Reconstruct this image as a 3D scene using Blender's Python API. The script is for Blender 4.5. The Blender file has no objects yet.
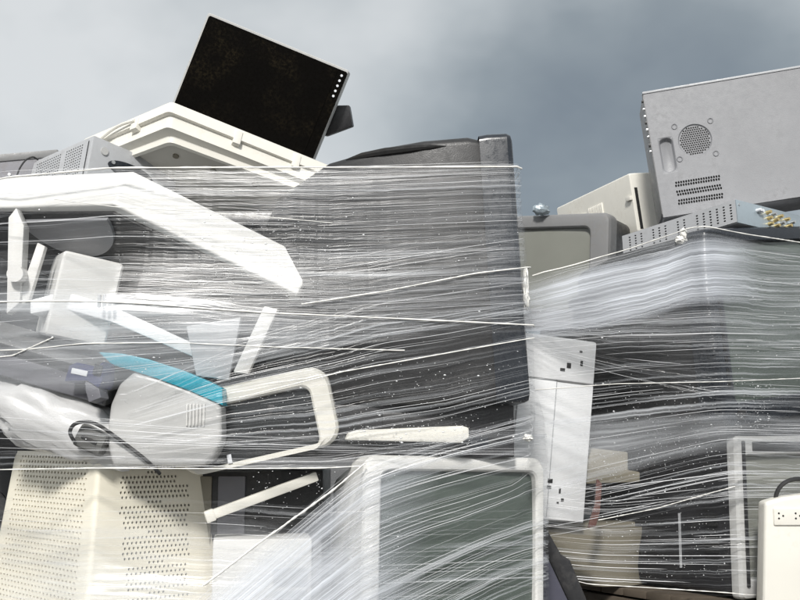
import bpy, bmesh, math, random
import numpy as np
from mathutils import Matrix, Vector, noise as mnoise

R = math.radians
rng = random.Random(7)
scene = bpy.context.scene
col = scene.collection

# ------------------------------------------------------------------ camera
CAM_Z, PITCH, FPX = 1.5, R(7.3), 1099.0          # focal length in pixels of an 800 px wide frame
cam_data = bpy.data.cameras.new('camera')
cam_data.sensor_width = 36.0
cam_data.lens = FPX / 800 * 36.0
cam_data.clip_start, cam_data.clip_end = 0.05, 4000
cam = bpy.data.objects.new('camera', cam_data)
col.objects.link(cam)
cam.location = (0, 0, CAM_Z)
cam.rotation_euler = (R(90) + PITCH, 0, 0)
scene.camera = cam

# ------------------------------------------------------------------ sky
SUN_DIR = Vector((-0.13, -0.78, 0.60)).normalized()      # towards the sun
SUN_EL = math.asin(SUN_DIR.z)
SUN_ROT = math.atan2(SUN_DIR.x, SUN_DIR.y)
world = bpy.data.worlds.new('World')
scene.world = world
world.use_nodes = True
wt = world.node_tree
wt.nodes.clear()
def wn(t, **kw):
    n = wt.nodes.new(t)
    for k, v in kw.items(): setattr(n, k, v)
    return n
wl = wt.links.new
sky = wn('ShaderNodeTexSky', sky_type='NISHITA', sun_disc=False)
sky.sun_elevation, sky.sun_rotation = SUN_EL, SUN_ROT
bg_sky = wn('ShaderNodeBackground'); bg_sky.inputs['Strength'].default_value = 0.08
wl(sky.outputs[0], bg_sky.inputs['Color'])
tc = wn('ShaderNodeTexCoord')
mp = wn('ShaderNodeMapping'); mp.inputs['Scale'].default_value = (1.0, 1.0, 1.5)
mp.inputs['Location'].default_value = (3.3, 1.1, 0.2)
wl(tc.outputs['Generated'], mp.inputs['Vector'])
n1 = wn('ShaderNodeTexNoise'); n1.inputs['Scale'].default_value = 2.6; n1.inputs['Detail'].default_value = 5; n1.inputs['Roughness'].default_value = 0.52
n1.inputs['Distortion'].default_value = 0.0
wl(mp.outputs[0], n1.inputs['Vector'])
# a broad bank of rain cloud low down on the right of the view
dotn = wn('ShaderNodeVectorMath', operation='DOT_PRODUCT')
dotn.inputs[1].default_value = Vector((0.26, 0.955, 0.17)).normalized()
wl(tc.outputs['Generated'], dotn.inputs[0])
bank = wn('ShaderNodeMapRange', interpolation_type='SMOOTHSTEP')
bank.inputs['From Min'].default_value = 0.94; bank.inputs['From Max'].default_value = 1.005
bank.inputs['To Min'].default_value = 0.23; bank.inputs['To Max'].default_value = -0.21
wl(dotn.outputs['Value'], bank.inputs['Value'])
flat = wn('ShaderNodeMapRange'); flat.inputs['To Min'].default_value = 0.08; flat.inputs['To Max'].default_value = 0.92
wl(n1.outputs[0], flat.inputs['Value'])
addn = wn('ShaderNodeMath', operation='ADD')
wl(flat.outputs[0], addn.inputs[0]); wl(bank.outputs[0], addn.inputs[1])
ramp = wn('ShaderNodeValToRGB')
cr = ramp.color_ramp
cr.elements[0].position, cr.elements[0].color = 0.20, (0.150, 0.180, 0.213, 1)
cr.elements[1].position, cr.elements[1].color = 0.74, (0.70, 0.72, 0.725, 1)
e = cr.elements.new(0.40); e.color = (0.275, 0.312, 0.335, 1)
e = cr.elements.new(0.56); e.color = (0.485, 0.52, 0.535, 1)
wl(addn.outputs[0], ramp.inputs['Fac'])
bg_cl = wn('ShaderNodeBackground'); bg_cl.inputs['Strength'].default_value = 1.0
wl(ramp.outputs[0], bg_cl.inputs['Color'])
mixw = wn('ShaderNodeMixShader'); mixw.inputs[0].default_value = 0.88
wl(bg_sky.outputs[0], mixw.inputs[1]); wl(bg_cl.outputs[0], mixw.inputs[2])
outw = wn('ShaderNodeOutputWorld'); wl(mixw.outputs[0], outw.inputs['Surface'])

# ------------------------------------------------------------------ sun and exposure
sd = bpy.data.lights.new('sun', 'SUN')
sd.energy, sd.angle, sd.color = 3.4, R(8.0), (1.0, 0.972, 0.93)
sun = bpy.data.objects.new('sun', sd); col.objects.link(sun)
sun.rotation_euler = SUN_DIR.to_track_quat('Z', 'Y').to_euler()
sun.location = (-4, -4, 6)
vs = scene.view_settings
vs.view_transform, vs.look, vs.exposure, vs.gamma = 'Standard', 'None', 0.13, 1.0
scene.cycles.transparent_max_bounces = 16
scene.cycles.max_bounces = 4
scene.cycles.diffuse_bounces = 2
scene.cycles.glossy_bounces = 2
scene.cycles.adaptive_threshold = 0.03

# ------------------------------------------------------------------ geometry of the view (used to read sizes off the photograph)
CT, ST = math.cos(PITCH), math.sin(PITCH)
def at(px, py, Y):
    a, b = (px - 400) / FPX, (300 - py) / FPX
    k = Y / (CT - b * ST)
    return Vector((a * k, Y, CAM_Z + (ST + b * CT) * k))
def proj(p):
    d = np.asarray(p) - np.array([0, 0, CAM_Z])
    w = d[1] * CT + d[2] * ST
    v = -d[1] * ST + d[2] * CT
    return np.array([400 + FPX * d[0] / w, 300 - FPX * v / w])
def euler_m(a):
    return np.array(Matrix.Rotation(a[0], 3, 'Z') @ Matrix.Rotation(a[1], 3, 'X') @ Matrix.Rotation(a[2], 3, 'Y'))
def corner(anchor, Y, signs, ends, guess, lens):
    """pose and size of a right-angled box from one corner and the ends of its three edges"""
    p0 = np.array(at(anchor[0], anchor[1], Y))
    x = np.array([*(math.radians(g) for g in guess), *lens], float)
    pri = np.array(lens, float)
    def res(x):
        M = euler_m(x[:3]); out = []
        for i in range(3):
            if ends[i] is not None:
                out.extend(proj(p0 + signs[i] * x[3 + i] * M[:, i]) - np.array(ends[i]))
        out.extend((x[3:] - pri) * [4 if ends[i] is not None else 1000 for i in range(3)])
        out.extend((x[:3] - np.radians(guess)) * 0.6)
        return np.array(out)
    lam = 1.0
    r = res(x)
    for it in range(120):
        J = np.zeros((len(r), 6))
        for k in range(6):
            d = np.zeros(6); d[k] = 1e-5
            J[:, k] = (res(x + d) - r) / 1e-5
        st = np.linalg.solve(J.T @ J + lam * np.eye(6), -J.T @ r)
        nx = x + st; nr = res(nx)
        if nr @ nr < r @ r and min(nx[3:]) > 0.005: x, r, lam = nx, nr, lam * 0.5
        else: lam *= 3
    M = euler_m(x[:3]); L = x[3:]
    org = p0.copy()
    for i in range(3):
        if signs[i] < 0: org = org - L[i] * M[:, i]
    mat = Matrix([[*M[0], org[0]], [*M[1], org[1]], [*M[2], org[2]], [0, 0, 0, 1]])
    return mat, L
def frame(p0, px, up):
    """right-handed axes at p0: x towards px, z near up"""
    X = (px - p0).normalized(); Z = (up - X * up.dot(X)).normalized(); Y = Z.cross(X)
    return Matrix(((X.x, Y.x, Z.x, p0.x), (X.y, Y.y, Z.y, p0.y), (X.z, Y.z, Z.z, p0.z), (0, 0, 0, 1)))
def hit(o, px, py):
    """point of an object seen at a place in the photograph"""
    iv = o.matrix_world.inverted(); a = iv @ Vector((0, 0, CAM_Z)); b = iv @ at(px, py, 2.5)
    ok, p, nrm, _ = o.ray_cast(a, (b - a).normalized())
    return (o.matrix_world @ p) if ok else None
def pose(loc, yaw=0, pitch=0, roll=0):
    return Matrix.Translation(loc) @ Matrix.Rotation(R(roll), 4, 'Y') @ Matrix.Rotation(R(yaw), 4, 'Z') @ Matrix.Rotation(R(pitch), 4, 'X')

# ------------------------------------------------------------------ materials
MATS = {}
def plastic(name, c, rough=0.45, var=0.10, bump=0.15, dirt=0.25, scale=1.0, metal=0.0, dirtc=(0.16, 0.13, 0.10), spec=0.5, streak=0.0):
    m = bpy.data.materials.new(name); m.use_nodes = True
    t = m.node_tree; N = t.nodes; L = t.links.new
    b = N['Principled BSDF']
    tc = N.new('ShaderNodeTexCoord')
    oi = N.new('ShaderNodeObjectInfo')
    ad = N.new('ShaderNodeVectorMath'); ad.operation = 'ADD'
    sc = N.new('ShaderNodeVectorMath'); sc.operation = 'SCALE'; sc.inputs['Scale'].default_value = 9.0
    cb = N.new('ShaderNodeCombineXYZ')
    L(oi.outputs['Random'], cb.inputs[0]); L(oi.outputs['Random'], cb.inputs[1])
    L(cb.outputs[0], sc.inputs[0])
    L(tc.outputs['Object'], ad.inputs[0]); L(sc.outputs[0], ad.inputs[1])
    big = N.new('ShaderNodeTexNoise'); big.inputs['Scale'].default_value = 5 * scale; big.inputs['Detail'].default_value = 3; big.inputs['Roughness'].default_value = 0.62
    fine = N.new('ShaderNodeTexNoise'); fine.inputs['Scale'].default_value = 420; fine.inputs['Detail'].default_value = 0
    spk = N.new('ShaderNodeTexNoise'); spk.inputs['Scale'].default_value = 70 * scale; spk.inputs['Detail'].default_value = 3; spk.inputs['Roughness'].default_value = 0.7
    L(ad.outputs[0], big.inputs['Vector']); L(ad.outputs[0], fine.inputs['Vector']); L(ad.outputs[0], spk.inputs['Vector'])
    mr = N.new('ShaderNodeMapRange'); mr.inputs['From Min'].default_value = 0.3; mr.inputs['From Max'].default_value = 0.7
    mr.inputs['To Min'].default_value = 1 - var; mr.inputs['To Max'].default_value = 1 + var
    L(big.outputs[0], mr.inputs['Value'])
    mul = N.new('ShaderNodeVectorMath'); mul.operation = 'SCALE'; mul.inputs[0].default_value = c
    L(mr.outputs[0], mul.inputs['Scale'])
    # grime: blotches and specks
    gm = N.new('ShaderNodeMath'); gm.operation = 'MULTIPLY'
    g1 = N.new('ShaderNodeMapRange'); g1.inputs['From Min'].default_value = 0.50; g1.inputs['From Max'].default_value = 0.78
    g2 = N.new('ShaderNodeMapRange'); g2.inputs['From Min'].default_value = 0.45; g2.inputs['From Max'].default_value = 0.66
    L(big.outputs[0], g1.inputs['Value']); L(spk.outputs[0], g2.inputs['Value'])
    L(g1.outputs[0], gm.inputs[0]); L(g2.outputs[0], gm.inputs[1])
    gk = N.new('ShaderNodeMath'); gk.operation = 'MULTIPLY'; gk.inputs[1].default_value = dirt
    L(gm.outputs[0], gk.inputs[0])
    mx = N.new('ShaderNodeMix'); mx.data_type = 'RGBA'
    L(gk.outputs[0], mx.inputs['Factor']); L(mul.outputs[0], mx.inputs[6]); mx.inputs[7].default_value = (*dirtc, 1)
    L(mx.outputs[2], b.inputs['Base Color'])
    rr = N.new('ShaderNodeMapRange'); rr.inputs['From Min'].default_value = 0.3; rr.inputs['From Max'].default_value = 0.7
    rr.inputs['To Min'].default_value = max(0.03, rough - 0.10); rr.inputs['To Max'].default_value = min(1, rough + 0.12)
    L(spk.outputs[0], rr.inputs['Value']); L(rr.outputs[0], b.inputs['Roughness'])
    b.inputs['Metallic'].default_value = metal
    b.inputs['Specular IOR Level'].default_value = spec
    bp = N.new('ShaderNodeBump'); bp.inputs['Strength'].default_value = bump; bp.inputs['Distance'].default_value = 0.0006
    L(fine.outputs[0], bp.inputs['Height']); L(bp.outputs[0], b.inputs['Normal'])
    MATS[name] = m
    return m
plastic('white_plastic', (0.68, 0.675, 0.655), 0.42, 0.04, 0.1, 0.25, dirtc=(0.40, 0.37, 0.32))
plastic('bright_white', (0.82, 0.83, 0.84), 0.40, 0.03, 0.1, 0.2, dirtc=(0.45, 0.43, 0.40))
plastic('ivory', (0.74, 0.72, 0.655), 0.48, 0.05, 0.15, 0.35, dirtc=(0.38, 0.32, 0.22))
plastic('cream', (0.83, 0.785, 0.655), 0.5, 0.05, 0.15, 0.25, dirtc=(0.36, 0.29, 0.18))
plastic('pale_silver', (0.72, 0.715, 0.69), 0.42, 0.05, 0.12, 0.25, dirtc=(0.35, 0.33, 0.30))
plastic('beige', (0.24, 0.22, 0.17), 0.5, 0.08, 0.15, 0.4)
plastic('light_grey', (0.42, 0.43, 0.445), 0.42, 0.06, 0.12, 0.3)
plastic('silver_grey', (0.50, 0.50, 0.49), 0.38, 0.06, 0.12, 0.3, spec=0.6)
plastic('tower_grey', (0.262, 0.266, 0.28), 0.5, 0.08, 0.3, 0.5, dirtc=(0.14, 0.135, 0.13))
plastic('mid_grey', (0.195, 0.196, 0.198), 0.45, 0.07, 0.2, 0.35)
plastic('slate_grey', (0.17, 0.17, 0.19), 0.42, 0.08, 0.15, 0.35)
plastic('charcoal', (0.022, 0.022, 0.023), 0.42, 0.14, 0.3, 0.4, dirtc=(0.15, 0.145, 0.14))
plastic('charcoal_blue', (0.016, 0.020, 0.027), 0.30, 0.12, 0.15, 0.15, dirtc=(0.16, 0.16, 0.16))
plastic('black_plastic', (0.018, 0.018, 0.020), 0.38, 0.15, 0.2, 0.4, dirtc=(0.12, 0.11, 0.10))
plastic('void_black', (0.008, 0.008, 0.008), 0.8, 0.1, 0.1, 0.1)
plastic('dusty_screen', (0.0025, 0.002, 0.0015), 0.30, 0.2, 0.0, 0.45, scale=1.6, dirtc=(0.05, 0.038, 0.018), spec=0.06)
plastic('crt_glass_green', (0.085, 0.105, 0.092), 0.10, 0.08, 0.0, 0.3, dirtc=(0.16, 0.17, 0.15), spec=0.6)
plastic('crt_glass_grey', (0.22, 0.225, 0.20), 0.14, 0.06, 0.0, 0.3, dirtc=(0.20, 0.20, 0.17))
plastic('crt_glass_dark', (0.030, 0.032, 0.034), 0.12, 0.1, 0.0, 0.4, dirtc=(0.12, 0.11, 0.10))
plastic('blue_grey_metal', (0.36, 0.42, 0.46), 0.38, 0.05, 0.1, 0.3, metal=0.35)
plastic('zinc', (0.55, 0.56, 0.57), 0.35, 0.06, 0.1, 0.3, metal=0.8)
plastic('brass', (0.72, 0.55, 0.26), 0.32, 0.06, 0.1, 0.2, metal=0.9)
plastic('navy', (0.030, 0.036, 0.115), 0.35, 0.1, 0.1, 0.3)
plastic('indigo_grey', (0.060, 0.060, 0.085), 0.5, 0.08, 0.2, 0.3)
plastic('label_paper', (0.72, 0.74, 0.77), 0.6, 0.03, 0.1, 0.2)
plastic('red_rust', (0.11, 0.045, 0.035), 0.6, 0.25, 0.3, 0.6)
plastic('rubber', (0.025, 0.025, 0.026), 0.55, 0.1, 0.1, 0.3)
plastic('adapter_grey', (0.11, 0.11, 0.105), 0.45, 0.1, 0.2, 0.4)
plastic('timber', (0.10, 0.08, 0.06), 0.75, 0.18, 0.6, 0.6)
# translucent shells
def translucent(name, c, trans, rough):
    m = plastic(name, c, rough, 0.03, 0.05, 0.15, dirtc=(0.5, 0.5, 0.5))
    b = m.node_tree.nodes['Principled BSDF']
    b.inputs['Transmission Weight'].default_value = trans
    b.inputs['Subsurface Weight'].default_value = 0.0
    return m
translucent('frosted_white', (0.56, 0.56, 0.55), 0.12, 0.35)
translucent('turquoise', (0.03, 0.38, 0.50), 0.05, 0.25)
def poly_bag():
    m = plastic('foam_white', (0.60, 0.60, 0.60), 0.35, 0.03, 0.4, 0.1, dirtc=(0.6, 0.6, 0.6))
    return m
poly_bag()
def ground_mat():
    m = bpy.data.materials.new('yard_asphalt'); m.use_nodes = True
    N = m.node_tree.nodes; L = m.node_tree.links.new; b = N['Principled BSDF']
    tc = N.new('ShaderNodeTexCoord')
    a = N.new('ShaderNodeTexNoise'); a.inputs['Scale'].default_value = 0.6; a.inputs['Detail'].default_value = 8
    f = N.new('ShaderNodeTexNoise'); f.inputs['Scale'].default_value = 90; f.inputs['Detail'].default_value = 4
    L(tc.outputs['Object'], a.inputs['Vector']); L(tc.outputs['Object'], f.inputs['Vector'])
    r = N.new('ShaderNodeValToRGB'); r.color_ramp.elements[0].color = (0.045, 0.045, 0.047, 1); r.color_ramp.elements[1].color = (0.12, 0.115, 0.11, 1)
    mx = N.new('ShaderNodeMix'); mx.inputs['Factor'].default_value = 0.5
    L(a.outputs[0], mx.inputs[2]); L(f.outputs[0], mx.inputs[3]); L(mx.outputs[0], r.inputs['Fac']); L(r.outputs[0], b.inputs['Base Color'])
    bp = N.new('ShaderNodeBump'); bp.inputs['Distance'].default_value = 0.01; L(f.outputs[0], bp.inputs['Height']); L(bp.outputs[0], b.inputs['Normal'])
    b.inputs['Roughness'].default_value = 0.75
    return m
MATS['yard_asphalt'] = ground_mat()

def film_mat(name, base, gain, v_freq=300.0, u_freq=1.2, lo=0.45, hi=0.72, tint=(0.82, 0.85, 0.89), rough=0.27, cover=0.0):
    """stretch film: clear between the folds, whiter where layers gather; UV = metres along / across the film"""
    m = bpy.data.materials.new(name); m.use_nodes = True
    t = m.node_tree; N = t.nodes; L = t.links.new
    N.clear()
    out = N.new('ShaderNodeOutputMaterial')
    uv = N.new('ShaderNodeUVMap'); uv.uv_map = 'film'
    ue = N.new('ShaderNodeUVMap'); ue.uv_map = 'edge'
    se = N.new('ShaderNodeSeparateXYZ'); L(ue.outputs[0], se.inputs[0])
    def streak(uf, vf, detail, rough_, off, dist=0.0):
        mp = N.new('ShaderNodeMapping'); mp.inputs['Scale'].default_value = (uf, vf, 1); mp.inputs['Location'].default_value = (off, off * 1.7, off)
        L(uv.outputs[0], mp.inputs['Vector'])
        n = N.new('ShaderNodeTexNoise'); n.inputs['Scale'].default_value = 1.0; n.inputs['Detail'].default_value = detail; n.inputs['Roughness'].default_value = rough_
        n.inputs['Distortion'].default_value = dist
        L(mp.outputs[0], n.inputs['Vector']); return n
    s1 = streak(u_freq, v_freq, 2, 0.6, 1.3)
    s2 = streak(u_freq * 1.3, v_freq * 0.26, 2, 0.55, 7.7)
    bl = streak(3.1, 5.2, 2, 0.6, 4.1)
    def rng_(src, a, b, c, d):
        mr = N.new('ShaderNodeMapRange'); mr.inputs['From Min'].default_value = a; mr.inputs['From Max'].default_value = b
        mr.inputs['To Min'].default_value = c; mr.inputs['To Max'].default_value = d
        L(src, mr.inputs['Value']); return mr.outputs[0]
    def math_(op, a, b):
        n = N.new('ShaderNodeMath'); n.operation = op
        for i, s in enumerate((a, b)):
            if isinstance(s, (int, float)): n.inputs[i].default_value = s
            else: L(s, n.inputs[i])
        return n.outputs[0]
    st = math_('ADD', math_('MULTIPLY', rng_(s1.outputs[0], lo, hi, 0, 1), 0.62), math_('MULTIPLY', rng_(s2.outputs[0], lo, hi, 0, 1), 0.5))
    blot = rng_(bl.outputs[0], 0.32, 0.70, 0.35, 1.25)
    al = math_('ADD', base, math_('MULTIPLY', math_('MULTIPLY', st, blot), gain))
    if cover: al = math_('ADD', al, math_('MULTIPLY', blot, cover))
    al = math_('MULTIPLY', al, rng_(math_('PINGPONG', se.outputs[1], 0.5), 0.0, 0.14, 0.12, 1.0))
    al = math_('MULTIPLY', al, rng_(math_('PINGPONG', se.outputs[0], 0.5), 0.0, 0.22, 0.0, 1.0))
    lw = N.new('ShaderNodeLayerWeight'); lw.inputs['Blend'].default_value = 0.25
    al = math_('ADD', al, math_('MULTIPLY', math_('POWER', lw.outputs['Facing'], 3.0), 0.10))
    al = math_('MINIMUM', al, 0.96)
    hgt = math_('ADD', math_('MULTIPLY', s1.outputs[0], 0.6), math_('MULTIPLY', s2.outputs[0], 1.8))
    bp = N.new('ShaderNodeBump'); bp.inputs['Strength'].default_value = 0.6; bp.inputs['Distance'].default_value = 0.004
    L(hgt, bp.inputs['Height'])
    df = N.new('ShaderNodeBsdfPrincipled')
    df.inputs['Base Color'].default_value = (*tint, 1); df.inputs['Roughness'].default_value = rough
    df.inputs['Specular IOR Level'].default_value = 0.6
    L(bp.outputs[0], df.inputs['Normal'])
    tr = N.new('ShaderNodeBsdfTranslucent'); tr.inputs['Color'].default_value = (*tint, 1)
    m1 = N.new('ShaderNodeMixShader'); m1.inputs[0].default_value = 0.22
    L(df.outputs[0], m1.inputs[1]); L(tr.outputs[0], m1.inputs[2])
    tp = N.new('ShaderNodeBsdfTransparent')
    mx = N.new('ShaderNodeMixShader')
    L(al, mx.inputs[0]); L(tp.outputs[0], mx.inputs[1]); L(m1.outputs[0], mx.inputs[2])
    # thin glossy coat, so the clear film catches the light as well
    gl = N.new('ShaderNodeBsdfGlossy'); gl.inputs['Roughness'].default_value = 0.2
    L(bp.outputs[0], gl.inputs['Normal'])
    m2 = N.new('ShaderNodeMixShader'); m2.inputs[0].default_value = 0.014
    L(mx.outputs[0], m2.inputs[1]); L(gl.outputs[0], m2.inputs[2])
    L(m2.outputs[0], out.inputs['Surface'])
    MATS[name] = m
    return m
film_mat('film_clear', 0.008, 0.34, v_freq=230, lo=0.58, hi=0.74)
film_mat('film_medium', 0.012, 0.56, v_freq=320, u_freq=0.8, lo=0.545, hi=0.72)
film_mat('film_dense', 0.035, 0.80, v_freq=300, u_freq=0.8, lo=0.50, hi=0.70, cover=0.04)
film_mat('film_milky', 0.06, 0.70, v_freq=260, u_freq=0.8, lo=0.48, cover=0.20, tint=(0.84, 0.88, 0.94))
film_mat('film_frost', 0.10, 0.72, v_freq=280, u_freq=0.7, lo=0.46, cover=0.34, tint=(0.84, 0.88, 0.95))
film_mat('film_veil', 0.02, 0.30, v_freq=90, u_freq=2.2, lo=0.46, hi=0.74, cover=0.20, rough=0.2)
film_mat('film_coarse', 0.008, 0.80, v_freq=210, u_freq=0.8, lo=0.575, hi=0.71)
def simple(name, c, rough, trans=0.0, alpha=1.0):
    m = bpy.data.materials.new(name); m.use_nodes = True
    b = m.node_tree.nodes['Principled BSDF']
    b.inputs['Base Color'].default_value = (*c, 1); b.inputs['Roughness'].default_value = rough
    b.inputs['Transmission Weight'].default_value = trans; b.inputs['Alpha'].default_value = alpha
    MATS[name] = m; return m
simple('film_rope', (0.86, 0.85, 0.81), 0.25)
simple('film_thread', (0.86, 0.87, 0.89), 0.2)
simple('water', (0.9, 0.91, 0.92), 0.08)

# ------------------------------------------------------------------ mesh helpers
class MB:
    def __init__(s): s.v, s.f = [], []
    def add(s, v, f):
        o = len(s.v); s.v.extend(Vector(p) for p in v); s.f.extend([i + o for i in q] for q in f); return s
    def box(s, x0, x1, y0, y1, z0, z1, r=0.0, seg=2):
        if r <= 0:
            v = [(x, y, z) for z in (z0, z1) for y in (y0, y1) for x in (x0, x1)]
            return s.add(v, [(0, 2, 3, 1), (4, 5, 7, 6), (0, 1, 5, 4), (2, 6, 7, 3), (0, 4, 6, 2), (1, 3, 7, 5)])
        bm = bmesh.new()
        bmesh.ops.create_cube(bm, size=1)
        for q in bm.verts:
            q.co = Vector(((x0 + x1) / 2 + q.co.x * (x1 - x0), (y0 + y1) / 2 + q.co.y * (y1 - y0), (z0 + z1) / 2 + q.co.z * (z1 - z0)))
        r = min(r, 0.45 * min(x1 - x0, y1 - y0, z1 - z0))
        bmesh.ops.bevel(bm, geom=list(bm.edges), offset=r, segments=seg, profile=0.6, affect='EDGES')
        return s.bm(bm)
    def bm(s, bm):
        bm.verts.index_update()
        s.add([v.co.copy() for v in bm.verts], [[v.index for v in f.verts] for f in bm.faces]); bm.free(); return s
    def loft(s, rings, cap0=True, cap1=True):
        n = len(rings[0]); v = [p for r_ in rings for p in r_]; f = []
        for k in range(len(rings) - 1):
            for i in range(n):
                j = (i + 1) % n
                f.append((k * n + i, k * n + j, (k + 1) * n + j, (k + 1) * n + i))
        if cap0: f.append(tuple(range(n - 1, -1, -1)))
        if cap1: f.append(tuple((len(rings) - 1) * n + i for i in range(n)))
        return s.add(v, f)
    def cyl(s, p0, p1, r0, r1=None, n=12):
        p0, p1 = Vector(p0), Vector(p1); r1 = r0 if r1 is None else r1
        d = (p1 - p0).normalized(); a = d.orthogonal().normalized(); b = d.cross(a)
        rg = [[p + (a * math.cos(2 * math.pi * i / n) + b * math.sin(2 * math.pi * i / n)) * r for i in range(n)] for p, r in ((p0, r0), (p1, r1))]
        return s.loft(rg)
    def tube(s, pts, rad, n=8):
        pts = [Vector(p) for p in pts]; rings = []
        a = None
        for i, p in enumerate(pts):
            d = (pts[min(i + 1, len(pts) - 1)] - pts[max(i - 1, 0)]).normalized()
            if a is None: a = d.orthogonal().normalized()
            a = (a - d * a.dot(d)).normalized(); b = d.cross(a)
            r = rad[i] if isinstance(rad, (list, tuple)) else rad
            rings.append([p + (a * math.cos(2 * math.pi * k / n) + b * math.sin(2 * math.pi * k / n)) * r for k in range(n)])
        return s.loft(rings)
    def prism(s, pts2, y0, y1, r=0.0, seg=2):
        """outline in local x, z pushed from y0 to y1"""
        bm = bmesh.new()
        vs_ = [bm.verts.new((p[0], y0, p[1])) for p in pts2]
        fc = bm.faces.new(vs_)
        ex = bmesh.ops.extrude_face_region(bm, geom=[fc])
        for g in ex['geom']:
            if isinstance(g, bmesh.types.BMVert): g.co.y = y1
        bmesh.ops.recalc_face_normals(bm, faces=bm.faces)
        if r > 0: bmesh.ops.bevel(bm, geom=list(bm.edges), offset=r, segments=seg, profile=0.6, affect='EDGES', clamp_overlap=True)
        return s.bm(bm)
    def perforate(s, p00, p10, p11, p01, nu, nv, mask, hole=0.32, depth=0.004, asp=(1, 1), stagger=0.0):
        """a sheet with real holes; mask(i, j) says which cells have one"""
        p00, p10, p11, p01 = map(Vector, (p00, p10, p11, p01))
        nrm = (p10 - p00).cross(p01 - p00).normalized()
        def P(u, v): return (p00 * (1 - u) + p10 * u) * (1 - v) + (p01 * (1 - u) + p11 * u) * v
        ang = [(-1, -1), (0, -1), (1, -1), (1, 0), (1, 1), (0, 1), (-1, 1), (-1, 0)]
        for j in range(nv):
            for i in range(nu):
                u0, v0, du, dv = i / nu, j / nv, 1 / nu, 1 / nv
                if not mask(i, j):
                    s.add([P(u0, v0), P(u0 + du, v0), P(u0 + du, v0 + dv), P(u0, v0 + dv)], [(0, 1, 2, 3)]); continue
                cu, cv = u0 + du / 2 + du * stagger * (1 if j % 2 else -1), v0 + dv / 2
                o = [P(u0 + du / 2 + a * du / 2, v0 + dv / 2 + b * dv / 2) for a, b in ang]
                k = [(a, b) if a == 0 or b == 0 else (a * 0.72, b * 0.72) for a, b in ang]
                h = [P(cu + a * du * hole * asp[0], cv + b * dv * hole * asp[1]) for a, b in k]
                w = [q - nrm * depth for q in h]
                f = [(q, (q + 1) % 8, 8 + (q + 1) % 8, 8 + q) for q in range(8)] + [(8 + q, 8 + (q + 1) % 8, 16 + (q + 1) % 8, 16 + q) for q in range(8)]
                s.add(o + h + w, f)
        return s
    def build(s, name, mat, parent=None, smooth=False, angle=35):
        me = bpy.data.meshes.new(name)
        me.from_pydata([tuple(p) for p in s.v], [], [tuple(q) for q in s.f])
        me.materials.append(MATS[mat])
        me.validate()
        bm = bmesh.new(); bm.from_mesh(me)
        bmesh.ops.remove_doubles(bm, verts=bm.verts, dist=1e-6)
        bmesh.ops.recalc_face_normals(bm, faces=bm.faces) if smooth != 'keep' else None
        lim = math.radians(angle)
        for e_ in bm.edges:
            e_.smooth = not (len(e_.link_faces) == 2 and e_.calc_face_angle(0) > lim)
        for f_ in bm.faces: f_.smooth = bool(smooth)
        bm.to_mesh(me); bm.free()
        o = bpy.data.objects.new(name, me); col.objects.link(o)
        if parent: o.parent = parent
        return o
def tag(o, label=None, cat=None, group=None, kind=None):
    if label: o['label'] = label
    if cat: o['category'] = cat
    if group: o['group'] = group
    if kind: o['kind'] = kind
    return o
def thing(name, label, cat, m=None, group=None):
    o = bpy.data.objects.new(name, None); col.objects.link(o)
    o.empty_display_size = 0.05
    if m is not None: o.matrix_world = m
    return tag(o, label, cat, group)
def rrect(w, h, r, y, cx=0.0, cz=0.0, n=5):
    r = min(r, w / 2 - 1e-4, h / 2 - 1e-4); out = []
    for qx, qz, a0 in ((1, 1, 0), (-1, 1, 90), (-1, -1, 180), (1, -1, 270)):
        for k in range(n + 1):
            a = math.radians(a0 + 90 * k / n)
            out.append((cx + qx * (w / 2 - r) + r * math.cos(a), y, cz + qz * (h / 2 - r) + r * math.sin(a)))
    return out
def part_box(name, mat, parent, *b, r=0.003, seg=2): return MB().box(*b, r, seg).build(name, mat, parent, True)

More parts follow.
